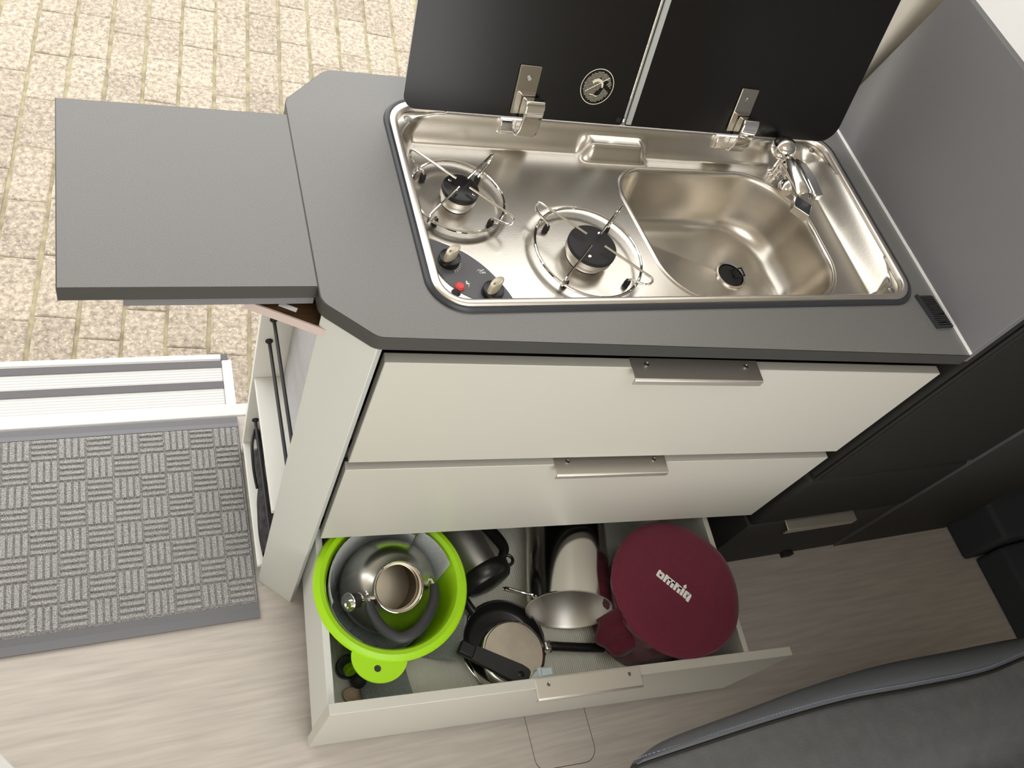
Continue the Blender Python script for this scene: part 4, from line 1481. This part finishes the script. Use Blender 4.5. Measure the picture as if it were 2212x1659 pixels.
# ------------------------------------------------------------------ dark seat unit to the right of the cabinet
su = thing('seat_box', (1.1, 0.2, 0), 'black upholstered seat box with a silver handle beside the right end of the cabinet', 'seat')
FY = -0.06
part('base_box', MB().box(0.885, 1.335, FY, 0.42, 0.0, 0.262), m_darkgrey, su, bevel=0.002)
part('seat_cushion', MB().box(0.880, 1.335, FY - 0.004, 0.44, 0.272, 0.498), m_upholst, su, bevel=0.012, seg=4)
part('back_cushion', MB().box(0.878, 1.335, FY - 0.004, 0.44, 0.500, 1.12), m_upholst, su, bevel=0.014, seg=4)
part('piping', MB().tube([(0.8825, FY - 0.003, 0.51), (0.8825, FY - 0.003, 1.10)], 0.003, 8).tube([(0.893, FY - 0.0045, 0.51), (0.893, FY - 0.0045, 1.10)], 0.0022, 8), m_upholst, su)
part('handle', MB().add([(0.985, FY - 0.022, 0.262), (1.190, FY - 0.022, 0.262), (1.190, FY + 0.012, 0.2645), (0.985, FY + 0.012, 0.2645), (0.985, FY - 0.022, 0.240), (1.190, FY - 0.022, 0.240), (1.190, FY - 0.019, 0.240), (0.985, FY - 0.019, 0.240), (0.985, FY - 0.019, 0.259), (1.190, FY - 0.019, 0.259)],
                        [(0, 1, 2, 3), (0, 4, 5, 1), (4, 7, 6, 5), (7, 8, 9, 6), (8, 3, 2, 9), (0, 3, 8, 7, 4), (1, 5, 6, 9, 2)]), m_alu, su, bevel=0.001)
part('floor_stop', MB().box(1.155, 1.185, FY - 0.012, FY, 0.0, 0.02), m_rubber, su, bevel=0.002)
sp2 = thing('side_panel_box', (1.55, 0.2, 0), 'dark grey side panel right of the black seat box with a light front edge', 'panel')
part('panel', MB().box(1.340, 1.752, FY - 0.004, 0.42, 0.0, 1.02), m_darkgrey, sp2, bevel=0.002)
part('edge_strip', MB().box(1.3385, 1.3400, FY - 0.0050, FY + 0.006, 0.0, 1.02), m_leather, sp2)
pd_ = thing('seat_pedestal', (2.0, -0.2, 0), 'blue-black carpeted seat pedestal at the far right of the floor', 'pedestal')
part('upper_block', MB().prism([(1.756, -0.164), (2.4, -0.131), (2.4, 0.30), (1.756, 0.30)], 0.0, 0.16), m_bluedark, pd_, bevel=0.012, seg=3)
part('lower_block', MB().prism([(1.80, -0.62), (2.42, -0.62), (2.42, -0.134), (1.80, -0.166)], 0.0, 0.10), m_bluedark, pd_, bevel=0.01, seg=3)

# ------------------------------------------------------------------ leather seat in the foreground
seat = thing('leather_seat', (0.8, -0.75, 0), 'black leather seat cushion with stitched piping in the right foreground', 'seat')
edge = [(0.3200, -0.4720), (0.3260, -0.4680), (0.3422, -0.4630), (0.3961, -0.4503), (0.5415, -0.4383), (0.681, -0.4267), (0.850, -0.4204), (1.0276, -0.4260), (1.2283, -0.4332), (1.4086, -0.4488)]
pipe = [(0.3190, -0.4765), (0.3250, -0.4760), (0.3418, -0.4746), (0.4331, -0.4710), (0.6041, -0.4645), (0.7529, -0.4639), (0.8967, -0.4717), (1.0672, -0.4779), (1.1895, -0.4690), (1.3154, -0.4610)]
eS = [p.xy for p in catmull([(x, y, 0) for x, y in edge], 8)]
pS = [p.xy for p in catmull([(x, y, 0) for x, y in pipe], 8)]
SZt = 0.5
band = MB()
rows = []
for k, (t, dz_) in enumerate(((-0.10, -0.10), (-0.06, -0.07), (-0.03, -0.035), (0.0, -0.012), (0.25, 0.002), (0.6, 0.006), (0.9, 0.004), (1.0, -0.003))):
    row = []
    for e, p in zip(eS, pS):
        q = e + (p - e) * max(0, t)
        y = q.y + (0.0 if t >= 0 else -0.03 * (-t) / 0.1)
        row.append((q.x, y, SZt + dz_))
    rows.append(row)
band.ring_strip(rows, closed=False)
part('edge_band', band, m_leatherband, seat, angle=80)
part('piping', MB().tube([(p.x, p.y - 0.001, SZt + 0.0005) for p in pS], 0.0030, 8), m_upholst, seat)
for k in range(len(pS) - 1):
    pass
stt = MB()
acc = 0
for k in range(len(pS) - 1):
    a_, b_ = pS[k], pS[k + 1]
    e_ = eS[k]
    ln = (b_ - a_).length
    nst = max(1, int(ln / 0.0055))
    for q in range(nst):
        p0 = a_ + (b_ - a_) * ((q + 0.1) / nst)
        p1 = a_ + (b_ - a_) * ((q + 0.7) / nst)
        off = Vector((0, 0.0085))
        stt.tube([((p0 + off).x, (p0 + off).y, SZt + 0.0052), ((p1 + off).x, (p1 + off).y, SZt + 0.0052)], 0.0007, 5)
so = part('stitching', stt, m_stitch, seat)
so['kind'] = 'stuff'


def seat_top(u, v):
    k = u * (len(pS) - 1)
    i = min(int(k), len(pS) - 2)
    p = pS[i] + (pS[i + 1] - pS[i]) * (k - i)
    y = p.y - 0.002 - v * 0.62
    # dished seat surface falling into a groove, then a second bulge
    s = v * 0.62
    z = SZt - 0.004 + 0.012 * math.sin(min(1, s / 0.10) * PI / 2)
    z -= 0.012 * math.exp(-((s - 0.135 + 0.06 * (p.x - 1.0)) / 0.02) ** 2) * sstep(0.6, 0.95, p.x)
    z += 0.05 * sstep(0.14 - 0.06 * (p.x - 1.0), 0.30, s) * sstep(0.6, 1.0, p.x)
    z -= 0.004 * math.sin(p.x * 9)
    return (p.x, y, z)


part('seat_surface', MB().grid(seat_top, 70, 44), m_leather, seat, angle=80)
sk = MB()
sk.ring_strip([[seat_top(0.0, k / 20) for k in range(21)], [(0.322, seat_top(0.0, k / 20)[1], 0.46) for k in range(21)], [(0.335, seat_top(0.0, k / 20)[1], 0.40) for k in range(21)]], closed=False)
part('side_skirt', sk, m_leather, seat, angle=80)
sk = MB()
sk.ring_strip([[seat_top(k / 40, 1.0) for k in range(41)], [(seat_top(k / 40, 1.0)[0], seat_top(k / 40, 1.0)[1] - 0.01, 0.40) for k in range(41)]], closed=False)
part('rear_skirt', sk, m_leather, seat, angle=80)
part('seat_shell', MB().prism([(0.40, -1.07), (1.42, -1.07), (1.42, -0.53), (0.40, -0.53)], 0.395, 0.45), m_darkgrey, seat, bevel=0.01)
part('pedestal', MB().prism(rrect(0.88, 1.24, -1.02, -0.70, 0.05, 5), 0.0, 0.395), m_darkgrey, seat, bevel=0.006)

# white table corner at the lower left edge
wc = thing('white_table', (-0.62, -0.5, 0), 'corner of a white table at the lower left edge', 'table')
tpoly = [(-0.485, -0.325), (-0.440, -0.379), (-0.58, -0.80), (-1.0, -0.80), (-1.0, -0.325), (-0.62, -0.20)]
part('table_top', MB().prism([(-0.4835, -0.3260), (-0.4405, -0.3800), (-0.75, -0.9), (-1.2, -0.9), (-0.95, 0.10 - 0.1)], 0.735, 0.75), m_sill, wc, bevel=0.002)
part('leg', MB().tube([(-0.85, -0.55, 0.0), (-0.85, -0.55, 0.735)], 0.025, 16), m_alu, wc)
